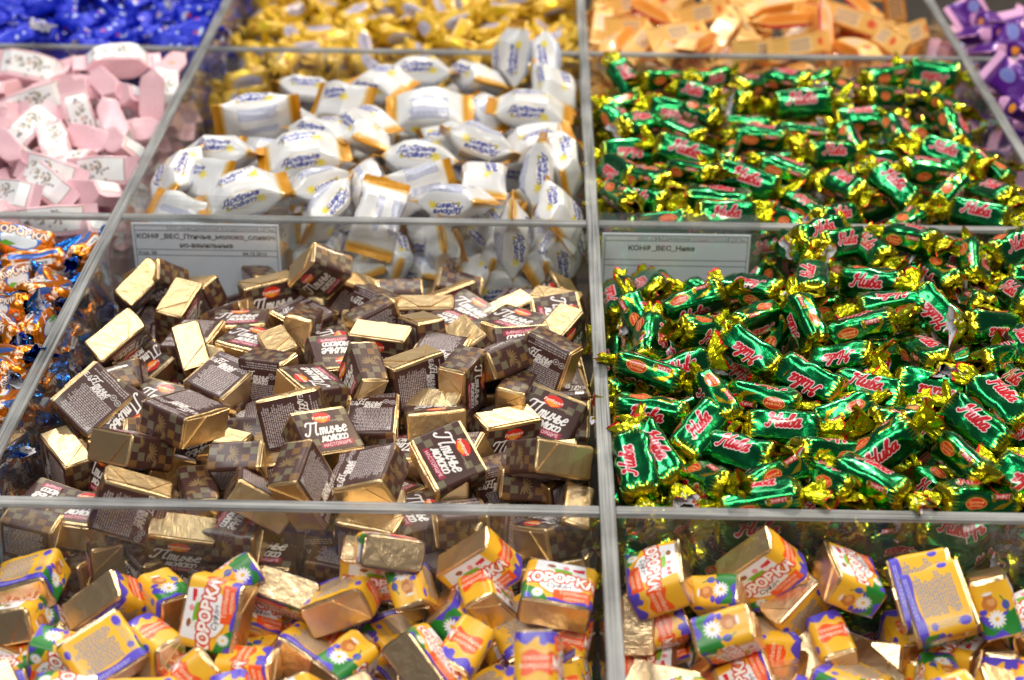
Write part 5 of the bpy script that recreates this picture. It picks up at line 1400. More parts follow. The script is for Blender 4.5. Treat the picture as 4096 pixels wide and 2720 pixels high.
ORT 9 -3249 -497 -715 850 237 129 454 100 0 2 2 2 7
ORT 10 -3181 -1898 -772 72 -713 -673 182 97 0 4 2 0 7
ORT 11 -3212 -253 -812 637 141 162 740 96 0 4 1 2 8
ORT 0 -3270 -2321 -769 206 933 -186 -229 99 0 4 2 -1 0
ORT 1 -3245 -1554 -761 687 608 -210 -338 97 0 4 2 -1 0
ORT 2 -3177 -2909 -1012 336 -625 -622 330 96 0 4 2 -1 0
ORT 4 -3268 -2293 -1079 392 -883 -231 117 96 0 4 0 -1 0
ORT 5 -3263 -1185 -1038 868 235 207 385 103 0 4 0 -1 0
ORT 6 -3243 -297 -1028 154 -860 425 -238 99 0 4 3 -1 0
ORT 10 -3281 -2918 -1056 47 275 -892 356 103 0 4 0 -1 0
GRN 11 2042 2723 -170 698 -458 280 -474 95 4 2 2 12 6
GRN 0 986 2895 -131 639 -684 -233 264 96 4 4 0 12 2
GRN 1 1423 575 -149 508 26 68 858 96 4 5 2 3 4
GRN 2 1567 1813 -131 994 -74 7 -83 101 4 2 0 8 3
GRN 3 2778 1185 -132 436 -279 -587 622 97 4 2 2 6 7
GRN 4 253 2387 -184 208 -212 737 -607 100 4 2 0 10 1
GRN 5 2591 2631 -120 551 658 -464 -220 102 4 3 0 11 8
GRN 6 2007 246 -116 716 -553 -244 349 97 4 2 2 2 7
GRN 7 2743 1520 -182 115 907 -405 -9 104 4 4 0 6 8
GRN 8 281 1368 -114 36 58 -963 -262 100 4 4 0 7 0
GRN 9 1270 277 -127 148 -496 -787 336 103 4 2 2 2 6
GRN 10 2722 2943 -66 107 -55 -590 799 103 4 5 0 12 8
GRN 11 657 2152 -108 146 -86 -466 869 98 4 5 0 11 2
GRN 0 1944 1036 -142 105 986 31 -126 102 4 3 0 6 4
GRN 1 1860 2356 -117 359 57 -116 -924 103 4 4 0 10 4
GRN 2 1005 1386 -155 357 470 -647 -483 98 4 3 3 7 3
GRN 3 2381 701 -98 510 717 334 338 101 4 3 2 5 7
GRN 4 2818 255 -150 259 738 516 348 96 4 4 1 -1 0
GRN 5 1757 2880 -143 580 747 274 177 103 4 3 0 12 5
GRN 6 422 167 -108 28 75 -517 -852 99 4 3 0 2 2
GRN 7 1884 1654 -124 245 700 -586 -327 95 4 3 2 8 4
GRN 8 1144 1943 -132 73 11 -265 -962 104 4 3 0 9 3
GRN 9 216 1036 -115 286 471 751 364 104 4 4 2 6 1
GRN 10 2335 2907 -85 973 -70 -23 218 102 4 2 0 12 7
GRN 11 2071 1356 -169 46 167 936 306 102 4 4 0 6 5
GRN 0 248 2044 -174 4 -842 510 175 103 4 3 2 10 0
GRN 1 2476 2013 -213 272 954 127 -13 103 4 3 0 8 8
GRN 2 2679 1371 -355 816 -461 142 -319 103 4 2 0 5 8
GRN 3 1494 2649 -412 305 394 818 287 103 4 4 0 9 4
GRN 4 2435 1592 -396 94 292 909 283 99 4 4 0 5 6
GRN 5 941 581 -356 254 191 -584 -747 100 4 4 0 1 3
GRN 7 796 2087 -387 278 -46 -194 940 96 4 0 0 -1 0
GRN 10 1712 271 -404 531 -358 -520 565 103 4 5 2 0 7
GRN 2 1382 1704 -303 313 -92 208 922 103 4 5 0 7 5
GRN 3 2105 482 -375 259 -23 337 905 97 4 4 0 1 5
GRN 4 266 2330 -367 169 -313 813 -460 103 4 4 0 8 0
GRN 5 1177 348 -352 546 -832 -79 -47 99 4 4 0 1 4
GRN 7 1182 2164 -359 194 -20 -310 -931 99 4 5 0 7 2
GRN 8 1476 2859 -386 465 493 -726 -118 96 4 5 3 10 3
GRN 10 1689 2301 -382 364 -169 -533 745 99 4 4 2 9 5
GRN 11 2806 2792 -334 323 503 -650 -469 103 4 3 3 10 7
GRN 1 258 249 -389 304 -88 -359 878 96 4 4 0 1 1
GRN 3 168 2721 -343 392 626 542 400 101 4 3 3 11 0
GRN 4 2369 729 -370 282 136 -360 -879 102 4 3 0 2 8
GRN 5 1931 1330 -376 210 -187 326 -902 102 4 4 0 3 5
GRN 7 374 1964 -415 179 -292 744 -574 101 4 4 0 5 0
GRN 8 252 986 -299 538 -226 227 -780 97 4 4 3 2 1
GRN 9 2733 302 -365 854 -518 43 -14 103 4 2 0 1 7
GRN 11 598 1149 -376 198 -780 -561 193 96 4 5 3 5 3
GRN 0 460 2859 -341 446 -461 658 -394 96 4 2 1 11 1
GRN 2 615 260 -362 336 337 -350 -807 98 4 3 2 1 2
GRN 3 2741 2458 -352 629 775 -12 -62 97 4 4 0 9 8
GRN 4 2354 2346 -422 292 -939 36 177 96 4 0 0 8 6
GRN 6 1527 2000 -321 665 -722 -2 193 100 4 5 0 7 4
GRN 7 293 1355 -397 128 245 945 176 103 4 5 0 4 1
GRN 8 1433 1336 -378 743 575 -134 316 103 4 5 2 4 3
GRN 10 2192 2836 -357 171 -12 -130 -977 99 4 3 0 10 5
GRN 11 2052 889 -338 15 -506 -590 629 103 4 5 2 3 7
GRN 0 1836 1908 -332 830 -548 69 -74 104 4 5 0 7 7
GRN 3 2267 1181 -350 183 -17 -597 -781 96 4 3 0 4 7
GRN 4 1718 1595 -341 146 764 618 117 95 4 5 3 4 5
GRN 5 1264 695 -392 156 -184 462 853 100 4 3 0 2 5
GRN 6 2517 2656 -337 428 -314 307 -790 103 4 5 3 10 6
GRN 7 2754 654 -356 269 746 -598 -118 101 4 3 2 1 8
GRN 8 2024 2261 -364 613 -682 351 -190 100 4 2 2 8 5
GRN 9 1103 425 -632 139 -130 590 -785 98 4 2 0 0 2
GRN 2 1957 1499 -617 36 -29 538 -842 97 4 4 0 -1 0
GRN 0 1762 2094 -561 583 -309 435 -613 95 4 4 1 4 4
GRN 10 600 2863 -567 320 -606 -711 -157 96 4 5 1 11 3
GRN 3 2436 775 -525 945 -226 -74 224 104 4 3 0 1 6
GRN 4 689 1054 -567 81 336 -878 -330 96 4 4 2 2 4
GRN 5 1362 255 -568 204 -701 -664 162 100 4 4 1 0 4
GRN 9 258 2362 -647 902 247 262 238 100 4 4 0 6 0
GRN 0 1202 262 -444 274 613 -670 -316 102 4 4 3 0 3
GRN 1 1618 235 -466 821 -462 -214 259 95 4 2 2 0 6
GRN 4 210 276 -450 480 -720 -307 396 104 4 2 3 -1 0
GRN 5 677 259 -414 51 -784 611 103 95 4 5 2 2 3
GRN 7 234 779 -431 388 -193 -527 731 96 4 5 2 2 0
GRN 10 258 426 -424 555 -780 -252 141 97 4 5 0 0 1
GRN 11 274 2639 -474 275 123 408 862 103 4 5 0 9 1
GRN 0 274 1162 -497 947 262 90 -162 103 4 4 0 3 0
GRN 1 229 1491 -503 366 -274 -386 801 96 4 4 0 5 1
GRN 2 255 2939 -476 198 39 829 521 95 4 5 0 9 0
GRN 3 245 250 -732 280 874 -385 -99 95 4 5 2 0 0
GRN 6 2471 218 -994 189 954 207 105 101 4 3 0 0 8
GRN 7 1360 239 -904 397 -248 -84 880 95 4 3 0 0 5
GRN 6 159 858 -989 217 -690 -635 270 100 4 4 3 -1 0
GRN 7 257 1521 -898 48 -152 977 139 96 4 3 0 1 0
GRN 8 248 2884 -925 300 187 -699 -622 101 4 5 0 4 0
BLU 9 -5143 5138 -92 861 132 91 483 98 0 4 0 -1 0
BLU 10 -4334 5548 -74 74 343 -871 -344 99 0 4 0 -1 0
BLU 11 -3729 4028 -149 218 478 -768 -366 100 0 4 2 5 5
BLU 0 -5082 4636 -61 209 -227 851 -425 103 0 4 0 -1 0
BLU 1 -4152 3757 -47 297 -30 -267 916 98 0 5 2 5 3
BLU 2 -3939 4183 -88 355 -131 -804 459 103 0 2 2 7 4
BLU 3 -4521 4857 -106 173 -751 635 -56 98 0 4 3 -1 0
BLU 4 -4606 4488 -109 929 -186 -25 319 99 0 4 0 -1 0
BLU 5 -4841 3325 -46 251 36 -5 -967 101 0 4 0 4 1
BLU 6 -3812 5440 -21 266 668 -690 -79 95 0 4 3 -1 0
BLU 7 -4537 5215 -108 154 -946 -279 66 97 0 4 0 -1 0
BLU 8 -4286 3356 -73 267 657 -628 319 96 0 4 2 4 3
BLU 9 -3362 4632 -75 949 211 211 102 102 0 4 0 -1 0
BLU 10 -4745 4671 -62 133 -542 -799 224 96 0 4 3 -1 0
BLU 11 -4161 5276 -67 417 405 -552 -598 100 0 4 2 -1 0
BLU 1 -3388 5007 -70 962 -232 -53 -137 101 0 4 0 -1 0
BLU 2 -4537 3676 -47 173 -950 -101 239 101 0 4 0 5 1
BLU 3 -3253 3943 -151 756 615 40 221 96 0 5 0 5 6
BLU 4 -5374 5044 -66 884 -129 -204 400 99 0 4 2 -1 0
BLU 5 -4850 5124 -113 786 507 304 180 98 0 4 0 -1 0
BLU 6 -4309 4381 -48 886 129 -176 409 104 0 2 2 7 1
BLU 7 -3623 5060 -63 725 310 -107 -606 102 0 4 1 -1 0
BLU 9 -3293 3311 -45 870 467 21 -154 98 0 5 0 3 6
BLU 10 -4767 4230 -80 129 110 -705 689 99 0 2 0 8 1
BLU 11 -4310 4081 -31 581 447 -53 -678 99 0 3 1 8 2
BLU 0 -5008 4066 -30 184 -974 85 105 102 0 4 0 8 0
BLU 1 -4072 4381 -75 444 718 -490 -218 101 0 4 3 8 4
BLU 2 -3821 3812 -145 734 -436 59 517 96 0 5 2 5 4
BLU 3 -5009 3547 -90 866 61 -115 483 98 0 4 2 -1 0
BLU 5 -3660 3445 -77 360 51 446 818 97 0 3 0 3 5
BLU 6 -4037 5615 -80 363 -338 628 -600 99 0 4 2 -1 0
BLU 7 -4095 3984 -105 630 -585 -267 435 98 0 2 0 6 2
BLU 8 -4713 3831 5 884 -22 -40 -466 98 0 5 3 6 0
BLU 9 -3582 4539 -77 269 -82 361 889 95 0 3 0 8 7
BLU 10 -5316 5433 -96 959 -115 -260 8 99 0 4 2 -1 0
BLU 11 -3256 5235 -4 73 56 2 -996 101 0 4 0 -1 0
BLU 0 -4544 4110 -11 525 -760 -321 209 97 0 4 0 7 0
BLU 1 -3844 3273 -112 355 -933 47 49 103 0 4 0 3 4
BLU 2 -3819 4632 -48 586 -51 -521 -619 97 0 4 2 -1 0
BLU 3 -4997 4361 -93 780 104 -16 616 98 0 4 2 -1 0
BLU 4 -3532 4200 -113 799 -268 222 -491 98 0 2 3 6 3
BLU 6 -3789 4402 -90 299 -488 693 -437 98 0 2 2 8 6
BLU 7 -4735 5690 -103 702 -609 259 -263 99 0 4 2 -1 0
BLU 8 -3476 3658 -133 549 -658 -331 395 95 0 2 0 4 7
BLU 9 -5215 5647 -94 482 -186 305 -800 102 0 4 0 -1 0
BLU 10 -3405 5381 -15 559 485 -202 641 100 0 4 1 -1 0
BLU 11 -3918 5181 -67 650 293 -288 -639 99 0 4 3 -1 0
BLU 0 -5124 3849 -8 266 414 -852 177 101 0 4 2 -1 0
BLU 1 -3303 4398 -74 466 -756 -299 349 100 0 5 0 8 8
BLU 2 -3546 4840 -19 861 205 134 446 102 0 4 0 -1 0
BLU 3 -4940 5354 -110 98 -428 -534 723 98 0 4 2 -1 0
BLU 4 -4243 4991 -89 39 -161 -527 834 100 0 4 0 -1 0
BLU 7 -3259 4180 -83 17 -178 979 -93 101 0 2 0 6 4
BLU 8 -3655 5660 -112 35 264 -830 -490 100 0 4 0 -1 0
BLU 9 -4052 3462 -96 554 -456 -401 570 96 0 2 3 3 3
BLU 10 -4685 3496 -79 125 -774 607 -129 97 0 4 3 4 0
BLU 1 -4968 5639 -88 237 -272 -783 506 97 0 4 2 -1 0
BLU 2 -3261 5568 -72 209 180 727 629 103 0 4 0 -1 0
BLU 3 -4615 5484 -78 140 -151 654 728 102 0 4 2 -1 0
BLU 4 -4579 3353 -56 908 265 17 324 101 0 5 0 4 2
BLU 5 -4094 4678 -53 250 264 641 676 99 0 0 2 8 5
BLU 6 -3260 4906 -34 734 -627 -255 65 101 0 4 2 -1 0
BLU 7 -3244 3715 -114 946 -312 -20 87 96 0 2 0 4 8
BLU 8 -3849 3583 -76 325 355 -490 -727 104 0 3 2 4 5
BLU 9 -3493 3914 -169 907 153 91 382 95 0 5 0 4 6
BLU 2 -4369 4560 -282 24 709 -704 31 97 0 4 3 6 1
BLU 10 -4408 3682 -226 664 -689 205 -205 102 0 5 0 3 1
BLU 11 -4093 4474 -243 741 668 -64 -14 101 0 3 0 7 3
BLU 3 -4591 4081 -215 491 437 -355 -665 103 0 3 2 5 2
BLU 4 -3325 3995 -319 158 -924 -300 174 104 0 2 0 2 4
BLU 5 -4410 4949 -302 167 -7 -458 873 98 0 5 0 7 2
BLU 6 -3278 3508 -256 45 -2 -273 -961 99 0 3 0 2 3
BLU 8 -4759 3352 -249 478 -819 -288 137 103 0 4 0 -1 0
BLU 10 -3269 4562 -256 39 838 544 32 104 0 2 2 7 6
BLU 5 -4136 3672 -214 632 -218 128 -733 100 0 5 3 3 2
BLU 7 -4414 3442 -201 597 -620 -499 102 95 0 5 2 3 0
BLU 8 -4139 4771 -238 866 -175 318 345 97 0 4 2 8 3
BLU 8 -3550 3368 -274 493 728 428 212 103 0 5 0 1 2
BLU 11 -5204 4249 -238 321 938 93 92 101 0 4 0 -1 0
BLU 0 -4368 3928 -201 191 -407 -861 240 104 0 4 2 4 4
BLU 1 -3579 3733 -260 53 -120 780 -612 100 0 5 0 2 1
BLU 2 -4200 3366 -242 651 4 16 759 103 0 5 3 2 0
BLU 6 -3198 4923 -194 663 92 23 743 97 0 4 3 7 5
BLU 8 -5000 3357 -211 113 355 -819 -437 100 0 4 0 -1 0
BLU 9 -4925 4115 -210 848 -502 -170 26 95 0 2 0 5 0
BLU 4 -3158 3374 -227 398 -605 672 -156 102 0 5 1 2 2
BLU 6 -3263 5431 -241 292 167 450 827 104 0 4 0 -1 0
BLU 8 -3298 3761 -288 982 139 119 -45 99 0 4 0 2 5
BLU 0 -3170 5525 -410 374 -459 -547 592 100 0 4 3 7 7
BLU 10 -3158 5112 -341 450 -577 604 -315 99 0 2 1 8 9
BLU 11 -5277 4157 -378 779 589 -168 -135 99 0 4 0 -1 0
BLU 0 -3319 4780 -341 542 -826 -137 70 96 0 5 0 6 5
BLU 8 -5530 5053 -372 867 91 116 476 101 0 4 0 -1 0
BLU 10 -5285 4403 -397 262 164 268 913 101 0 4 2 -1 0
BLU 8 -3201 4474 -443 417 -747 -282 434 103 0 4 0 3 8
BLU 3 -3266 3302 -394 7 254 -592 -765 103 0 5 2 1 3
BLU 8 -3251 4098 -453 104 969 224 3 98 0 2 0 2 7
BLU 0 -3206 3736 -421 457 249 -558 -647 96 0 5 0 1 6
BLU 2 -3528 3358 -380 638 622 -381 -245 102 0 4 3 -1 0
BLU 3 -4317 3605 -379 308 -924 224 31 100 0 5 0 1 0
BLU 11 -3437 3308 -407 415 -901 -122 42 104 0 4 0 0 0
BLU 1 -3704 3380 -376 200 531 -823 1 104 0 2 0 1 1
BLU 3 -3212 3362 -450 645 -173 -240 705 102 0 4 3 0 1
BLU 4 -4994 3358 -410 2 382 -914 137 100 0 4 0 -1 0
BLU 7 -3249 5347 -450 180 271 -888 -324 96 0 5 0 6 7
BLU 8 -3199 4825 -464 472 359 -181 -785 100 0 5 2 6 6
BLU 9 -3239 5688 -424 377 262 328 826 102 0 5 2 6 8
BLU 10 -3241 4202 -353 32 266 954 -137 95 0 5 0 3 7
BLU 11 -3241 3826 -387 454 -887 12 -79 96 0 5 0 2 6
BLU 0 -3249 3483 -472 243 275 -273 -889 100 0 5 2 1 5
BLU 1 -3251 4516 -369 864 -423 -191 194 98 0 5 0 5 7
BLU 2 -3206 5114 -415 155 -549 809 -142 100 0 2 2 7 8
BLU 3 -3258 3300 -363 27 -311 -484 -818 100 0 5 2 0 2
BLU 4 -3235 3370 -691 148 -614 759 -160 103 0 2 2 0 3
BLU 0 -3255 4743 -667 84 103 -874 -468 100 0 2 0 2 8
BLU 1 -3181 4328 -645 590 -201 -337 705 96 0 4 3 1 7
BLU 2 -3244 5698 -686 835 462 -247 -166 100 0 4 0 5 8
BLU 4 -3216 3939 -654 825 180 316 432 99 0 5 0 1 4
BLU 5 -3242 3299 -585 121 -401 654 630 98 0 5 2 0 6
BLU 9 -3208 3361 -830 796 164 70 579 95 0 5 2 0 5
BLU 4 -3264 5172 -919 179 -46 186 -965 102 0 3 0 1 8
BLU 8 -3196 3534 -864 277 599 708 251 98 0 4 3 0 4
BLU 10 -3251 4912 -953 578 773 -229 -123 97 0 3 0 -1 0
BLU 11 -3155 3356 -940 668 -259 243 -654 102 0 4 3 0 8
BLU 0 -3262 3759 -839 749 -644 63 -139 103 0 1 0 0 7
YEL 1 -2397 5140 -276 216 719 -635 -182 97 0 4 3 10 2
YEL 2 -1033 4280 -166 662 -727 -176 -42 103 0 4 0 7 6
YEL 3 -2213 4211 -279 6 -971 -238 12 97 0 4 0 5 2
YEL 4 -1803 5322 -272 173 -673 683 -226 100 0 4 3 -1 0
YEL 5 -1966 4781 -275 71 -380 922 39 100 0 4 2 8 3
YEL 6 -1103 5119 -254 517 -72 372 -767 97 0 5 2 10 6
YEL 7 -1875 5657 -271 250 706 -624 -224 98 0 4 3 -1 0
YEL 8 -2758 3760 -410 271 562 675 394 99 0 4 3 2 0
YEL 9 -555 5356 -269 182 976 31 -113 102 0 3 0 -1 0
YEL 10 -453 3798 -232 129 598 -773 -167 98 0 4 3 4 7
YEL 11 -1475 4979 -248 198 783 -567 -162 102 0 4 3 9 5
YEL 0 -2763 5680 -392 240 -323 -768 499 102 0 4 2 -1 0
YEL 1 -1763 4485 -259 266 -116 127 949 98 0 3 0 7 4
YEL 2 -2747 4173 -438 621 -748 198 -127 101 0 4 0 3 0
YEL 3 -586 5103 -218 212 -125 373 -894 96 0 5 0 10 8
YEL 4 -269 4859 -215 357 871 315 121 99 0 3 0 9 8
YEL 5 -815 5590 -307 904 44 36 423 99 0 4 0 -1 0
YEL 6 -336 4428 -291 610 166 205 747 99 0 5 3 6 6
YEL 7 -2742 4640 -399 202 -6 452 869 101 0 3 0 5 0
YEL 8 -2777 5270 -385 546 731 -331 239 98 0 5 2 9 1
YEL 9 -1307 3448 -268 565 -443 -422 554 96 0 3 3 4 5
YEL 10 -2291 3702 -243 434 -877 -186 90 100 0 4 0 3 1
YEL 11 -2045 3898 -232 55 76 786 -611 102 0 2 0 5 3
YEL 0 -1558 4119 -235 552 783 284 47 103 0 5 0 5 5
YEL 1 -2511 5569 -278 267 -95 2 -959 102 0 4 0 -1 0
YEL 2 -2503 4576 -384 382 -797 344 -317 98 0 4 3 6 0
YEL 3 -390 5595 -267 105 -37 892 438 100 0 4 0 -1 0
YEL 4 -2229 4872 -275 639 -88 -60 -762 98 0 3 3 9 2
YEL 5 -2392 4035 -361 44 -72 -703 -707 100 0 5 0 4 1
YEL 6 -2545 4924 -330 400 -806 -374 227 100 0 4 0 8 1
YEL 7 -2410 3378 -243 349 -508 697 -366 100 0 2 2 2 1
YEL 8 -1373 3705 -244 744 -181 153 -625 95 0 5 3 4 3
YEL 9 -2737 3435 -398 763 -624 -160 48 101 0 4 0 1 0
YEL 10 -1024 4011 -212 474 -309 724 -394 99 0 2 2 6 2
YEL 11 -1620 5721 -227 257 16 348 901 102 0 4 0 -1 0
YEL 0 -1286 5459 -299 12 304 951 57 103 0 4 0 -1 0
YEL 1 -1817 3789 -227 184 -761 593 190 96 0 4 1 5 4
YEL 2 -2107 5489 -255 596 210 569 527 97 0 4 3 -1 0
YEL 3 -2831 4991 -407 741 -188 -151 627 101 0 5 3 8 0
YEL 4 -248 5502 -235 45 -33 -878 -476 99 0 4 0 -1 0
YEL 5 -2007 3366 -198 436 -530 579 -441 101 0 2 3 2 5
YEL 6 -349 3371 -219 138 -914 -382 4 101 0 5 2 2 8
YEL 7 -993 4673 -184 546 541 -375 -519 98 0 3 3 9 7
YEL 8 -472 4098 -237 570 22 -31 821 99 0 5 2 5 7
YEL 9 -620 4355 -224 232 641 715 152 101 0 4 3 7 7
YEL 10 -936 5837 -284 561 -794 -199 -125 101 0 4 2 -1 0
YEL 11 -676 4684 -208 224 -27 209 951 103 0 3 0 8 6
YEL 0 -1721 3394 -279 280 -881 325 200 100 0 4 2 2 6
YEL 1 -2078 5888 -241 268 277 -580 -718 98 0 4 0 -1 0
YEL 2 -896 3445 -242 491 -303 -420 701 97 0 5 3 3 5
YEL 3 -1204 4471 -222 261 946 -113 155 104 0 3 0 8 5
YEL 4 -207 5219 -187 813 162 78 554 100 0 4 2 10 9
YEL 5 -1360 5846 -294 414 709 -498 -279 96 0 4 3 -1 0
YEL 6 -2409 5858 -298 71 -203 -842 494 100 0 4 0 -1 0
YEL 7 -1262 4089 -166 206 493 756 379 97 0 4 2 6 1
YEL 8 -601 3458 -238 839 179 -60 -510 103 0 4 2 1 6
YEL 9 -1660 4766 -248 129 66 409 -901 101 0 5 0 8 4
YEL 10 -1917 4210 -235 66 645 -733 -205 100 0 4 2 7 3
YEL 11 -261 3925 -223 955 259 -115 93 100 0 5 0 5 8
YEL 0 -298 5892 -233 694 460 -105 -543 99 0 4 2 -1 0
YEL 1 -833 4936 -249 362 -209 431 -800 102 0 5 0 10 7
YEL 2 -205 3551 -234 792 -251 -122 543 96 0 4 3 3 7
YEL 3 -2045 5196 -211 55 -762 -641 64 95 0 5 3 10 4
YEL 4 -1433 4619 -206 737 624 67 -250 97 0 5 2 9 4
YEL 5 -1532 5286 -306 589 762 215 160 96 0 4 0 -1 0
YEL 6 -992 3747 -215 459 860 -159 -155 98 0 3 0 4 6
YEL 7 -2231 4565 -303 358 -479 -624 502 103 0 2 3 7 2
YEL 8 -775 4060 -186 46 -500 853 -145 98 0 2 0 5 6
YEL 9 -1792 4986 -237 184 733 -613 -231 104 0 4 3 10 5
YEL 10 -1243 4847 -260 338 -402 -851 0 95 0 4 2 9 6
YEL 11 -966 5329 -276 667 -745 4 5 97 0 4 0 -1 0
YEL 0 -701 3738 -197 135 367 -787 -478 103 0 4 2 3 6
YEL 1 -1999 3607 -263 52 -105 957 -265 98 0 2 0 2 4
YEL 2 -650 5808 -233 400 -492 -517 575 97 0 4 3 -1 0
YEL 3 -1807 5898 -240 795 352 127 478 100 0 4 2 -1 0
YEL 4 -221 4228 -263 189 500 -783 -318 101 0 4 2 6 8
YEL 5 -1524 4378 -227 49 -750 626 -209 98 0 4 3 7 5
YEL 6 -1086 5631 -318 244 -752 577 -205 99 0 4 3 -1 0
YEL 7 -2467 4322 -349 590 63 26 804 101 0 5 3 5 1
YEL 8 -2739 4849 -563 691 532 332 358 102 0 4 0 4 0
YEL 1 -1570 3337 -485 183 -185 -842 474 98 0 5 0 0 3
YEL 2 -784 4934 -421 141 22 77 -987 99 0 5 0 6 3
YEL 3 -246 3871 -462 212 131 829 500 100 0 5 0 1 8
YEL 4 -1257 3359 -427 196 -895 359 -181 95 0 1 0 0 5
YEL 5 -2324 5059 -448 112 -22 -614 -781 98 0 4 0 7 1
YEL 9 -1386 4299 -413 729 38 311 609 98 0 5 3 4 4
YEL 5 -2167 3596 -432 54 140 667 730 102 0 3 0 2 3
YEL 7 -2642 5117 -467 289 51 -659 692 103 0 4 2 9 0
YEL 11 -1480 4036 -365 556 -645 -349 391 102 0 5 0 3 4
YEL 1 -1094 3951 -351 29 796 592 120 104 0 0 2 2 7
YEL 4 -225 4810 -430 96 483 -856 -158 96 0 4 2 6 7
YEL 6 -2421 3708 -476 195 -60 240 -949 98 0 5 0 2 2
YEL 7 -2443 5283 -398 78 -952 -292 60 100 0 4 0 10 1
YEL 10 -293 5129 -375 876 34 -59 -478 100 0 3 0 7 8
YEL 11 -1956 4221 -401 859 16 -133 -494 100 0 4 3 4 2
YEL 0 -2754 5841 -583 72 982 -138 -111 95 0 5 0 10 0
YEL 2 -1550 3635 -439 333 362 640 590 101 0 5 2 3 3
YEL 6 -181 3376 -372 524 388 -383 -654 101 0 3 3 1 7
YEL 11 -534 3364 -397 538 -110 427 -719 98 0 5 2 0 6
YEL 1 -2473 4786 -453 461 -522 -582 420 98 0 2 3 7 0
YEL 3 -2317 5503 -432 127 69 -788 -599 99 0 4 0 10 3
YEL 10 -1263 3673 -439 86 53 904 416 99 0 0 0 1 5
YEL 1 -2084 5199 -417 900 353 -124 224 98 0 5 2 9 3
YEL 2 -324 4155 -453 114 -227 905 -341 103 0 4 0 3 8
YEL 7 -2031 3355 -383 309 353 -664 -582 95 0 4 2 1 4
YEL 8 -892 4647 -389 357 37 1 -933 97 0 5 0 6 4
YEL 9 -489 4929 -454 872 -488 -26 22 100 0 2 0 6 5
YEL 11 -2282 3380 -382 215 -578 611 -496 101 0 2 3 1 1
YEL 1 -2204 4819 -405 12 715 698 40 97 0 5 3 8 2
YEL 2 -1684 4182 -427 476 130 -482 -724 98 0 3 0 3 2
YEL 4 -214 5355 -354 328 433 -792 -276 101 0 2 3 8 7
YEL 5 -2750 3338 -702 150 197 902 353 98 0 5 0 0 0
YEL 4 -304 4704 -588 886 394 145 195 102 0 4 0 3 9
YEL 5 -291 5858 -582 57 -309 -939 142 99 0 5 0 7 9
YEL 7 -267 3353 -597 801 -567 -191 9 102 0 5 0 0 8
YEL 2 -245 5589 -592 384 211 -393 -808 102 0 3 2 8 8
YEL 5 -248 5005 -546 514 759 -354 -186 101 0 4 0 4 8
YEL 0 -591 3374 -430 201 -439 -746 458 100 0 2 0 -1 0
YEL 1 -2592 3277 -447 161 975 -64 141 104 0 3 0 0 2
YEL 3 -1889 3283 -408 19 -13 -778 627 98 0 2 0 1 3
YEL 4 -2332 3349 -423 577 -721 -295 247 96 0 5 0 1 2
YEL 5 -2749 3320 -516 562 -799 -182 110 99 0 5 0 0 1
YEL 9 -2862 3369 -720 500 -433 438 -609 99 0 4 3 -1 0
YEL 3 -1766 3366 -650 629 -597 231 -441 100 0 4 3 0 4
YEL 4 -230 3367 -768 654 -578 -164 459 102 0 5 0 0 7
OBR 4 2097 4446 -112 609 -735 -131 268 103 0 4 0 7 6
OBR 5 626 4780 -81 798 403 -211 -396 101 0 5 0 7 2
OBR 6 1565 4839 -196 143 11 -563 -814 99 0 4 0 7 4
OBR 7 2054 4816 -163 571 576 560 167 101 0 5 3 7 7
OBR 8 2703 4576 -76 441 655 529 -312 100 0 5 1 6 8
OBR 9 315 4965 -66 281 298 -210 -888 97 0 5 2 7 0
OBR 10 2520 4978 -53 87 -6 -103 991 101 0 3 0 7 9
OBR 11 1395 4066 -138 251 766 -431 -406 99 0 3 2 6 5
OBR 0 2002 3884 -103 646 -318 652 -235 101 0 2 1 5 7
OBR 1 1140 5045 -137 163 844 -374 -348 99 0 3 2 -1 0
OBR 2 1374 4532 -174 877 -133 84 -455 104 0 4 2 5 4
OBR 3 2450 4470 -358 47 -56 -985 154 102 0 2 0 4 7
OBR 5 356 4788 -318 837 -534 63 -102 97 0 4 0 6 1
OBR 7 275 4368 -320 58 -511 850 117 100 0 4 2 3 2
OBR 8 1586 3895 -304 933 22 -178 -313 101 0 2 0 1 5
OBR 9 1892 4570 -362 449 133 57 -882 97 0 5 2 5 5
OBR 10 1367 4379 -414 61 371 -702 -605 103 0 5 2 4 5
OBR 11 468 3698 -395 147 1 102 -984 101 0 5 0 1 1
OBR 0 2325 4070 -406 582 697 366 204 96 0 5 0 2 7
OBR 1 784 4215 -345 219 786 548 186 97 0 4 3 2 1
OBR 2 1773 3505 -297 134 636 -745 151 103 0 4 3 1 8
OBR 3 900 3738 -314 546 -431 -418 584 97 0 5 3 2 2
OBR 7 1461 3442 -344 173 315 -807 -468 100 0 4 0 1 6
OBR 9 1545 4952 -392 558 20 -85 -825 103 0 5 3 5 3
OBR 10 2070 4864 -390 406 -791 378 -256 98 0 4 0 5 6
OBR 11 2681 4148 -397 175 -389 862 -275 95 0 2 2 3 8
OBR 0 1177 3983 -328 171 -871 453 -86 95 0 4 2 3 4
OBR 1 681 4926 -323 67 -161 600 781 101 0 4 0 7 3
OBR 3 293 3465 -420 76 -868 -474 124 98 0 4 0 0 2
OBR 4 777 3346 -339 153 -45 -767 -621 100 0 4 0 1 2
OBR 5 1935 4032 -333 270 -210 -528 777 103 0 5 0 2 5
OBR 6 2625 4515 -302 630 772 -71 -55 103 0 4 0 5 8
OBR 7 1241 3643 -339 329 -779 -466 -261 102 0 5 2 3 5
OBR 8 2092 3679 -333 831 113 -125 530 100 0 5 2 2 6
OBR 9 527 4483 -342 613 -292 537 -501 100 0 5 1 4 3
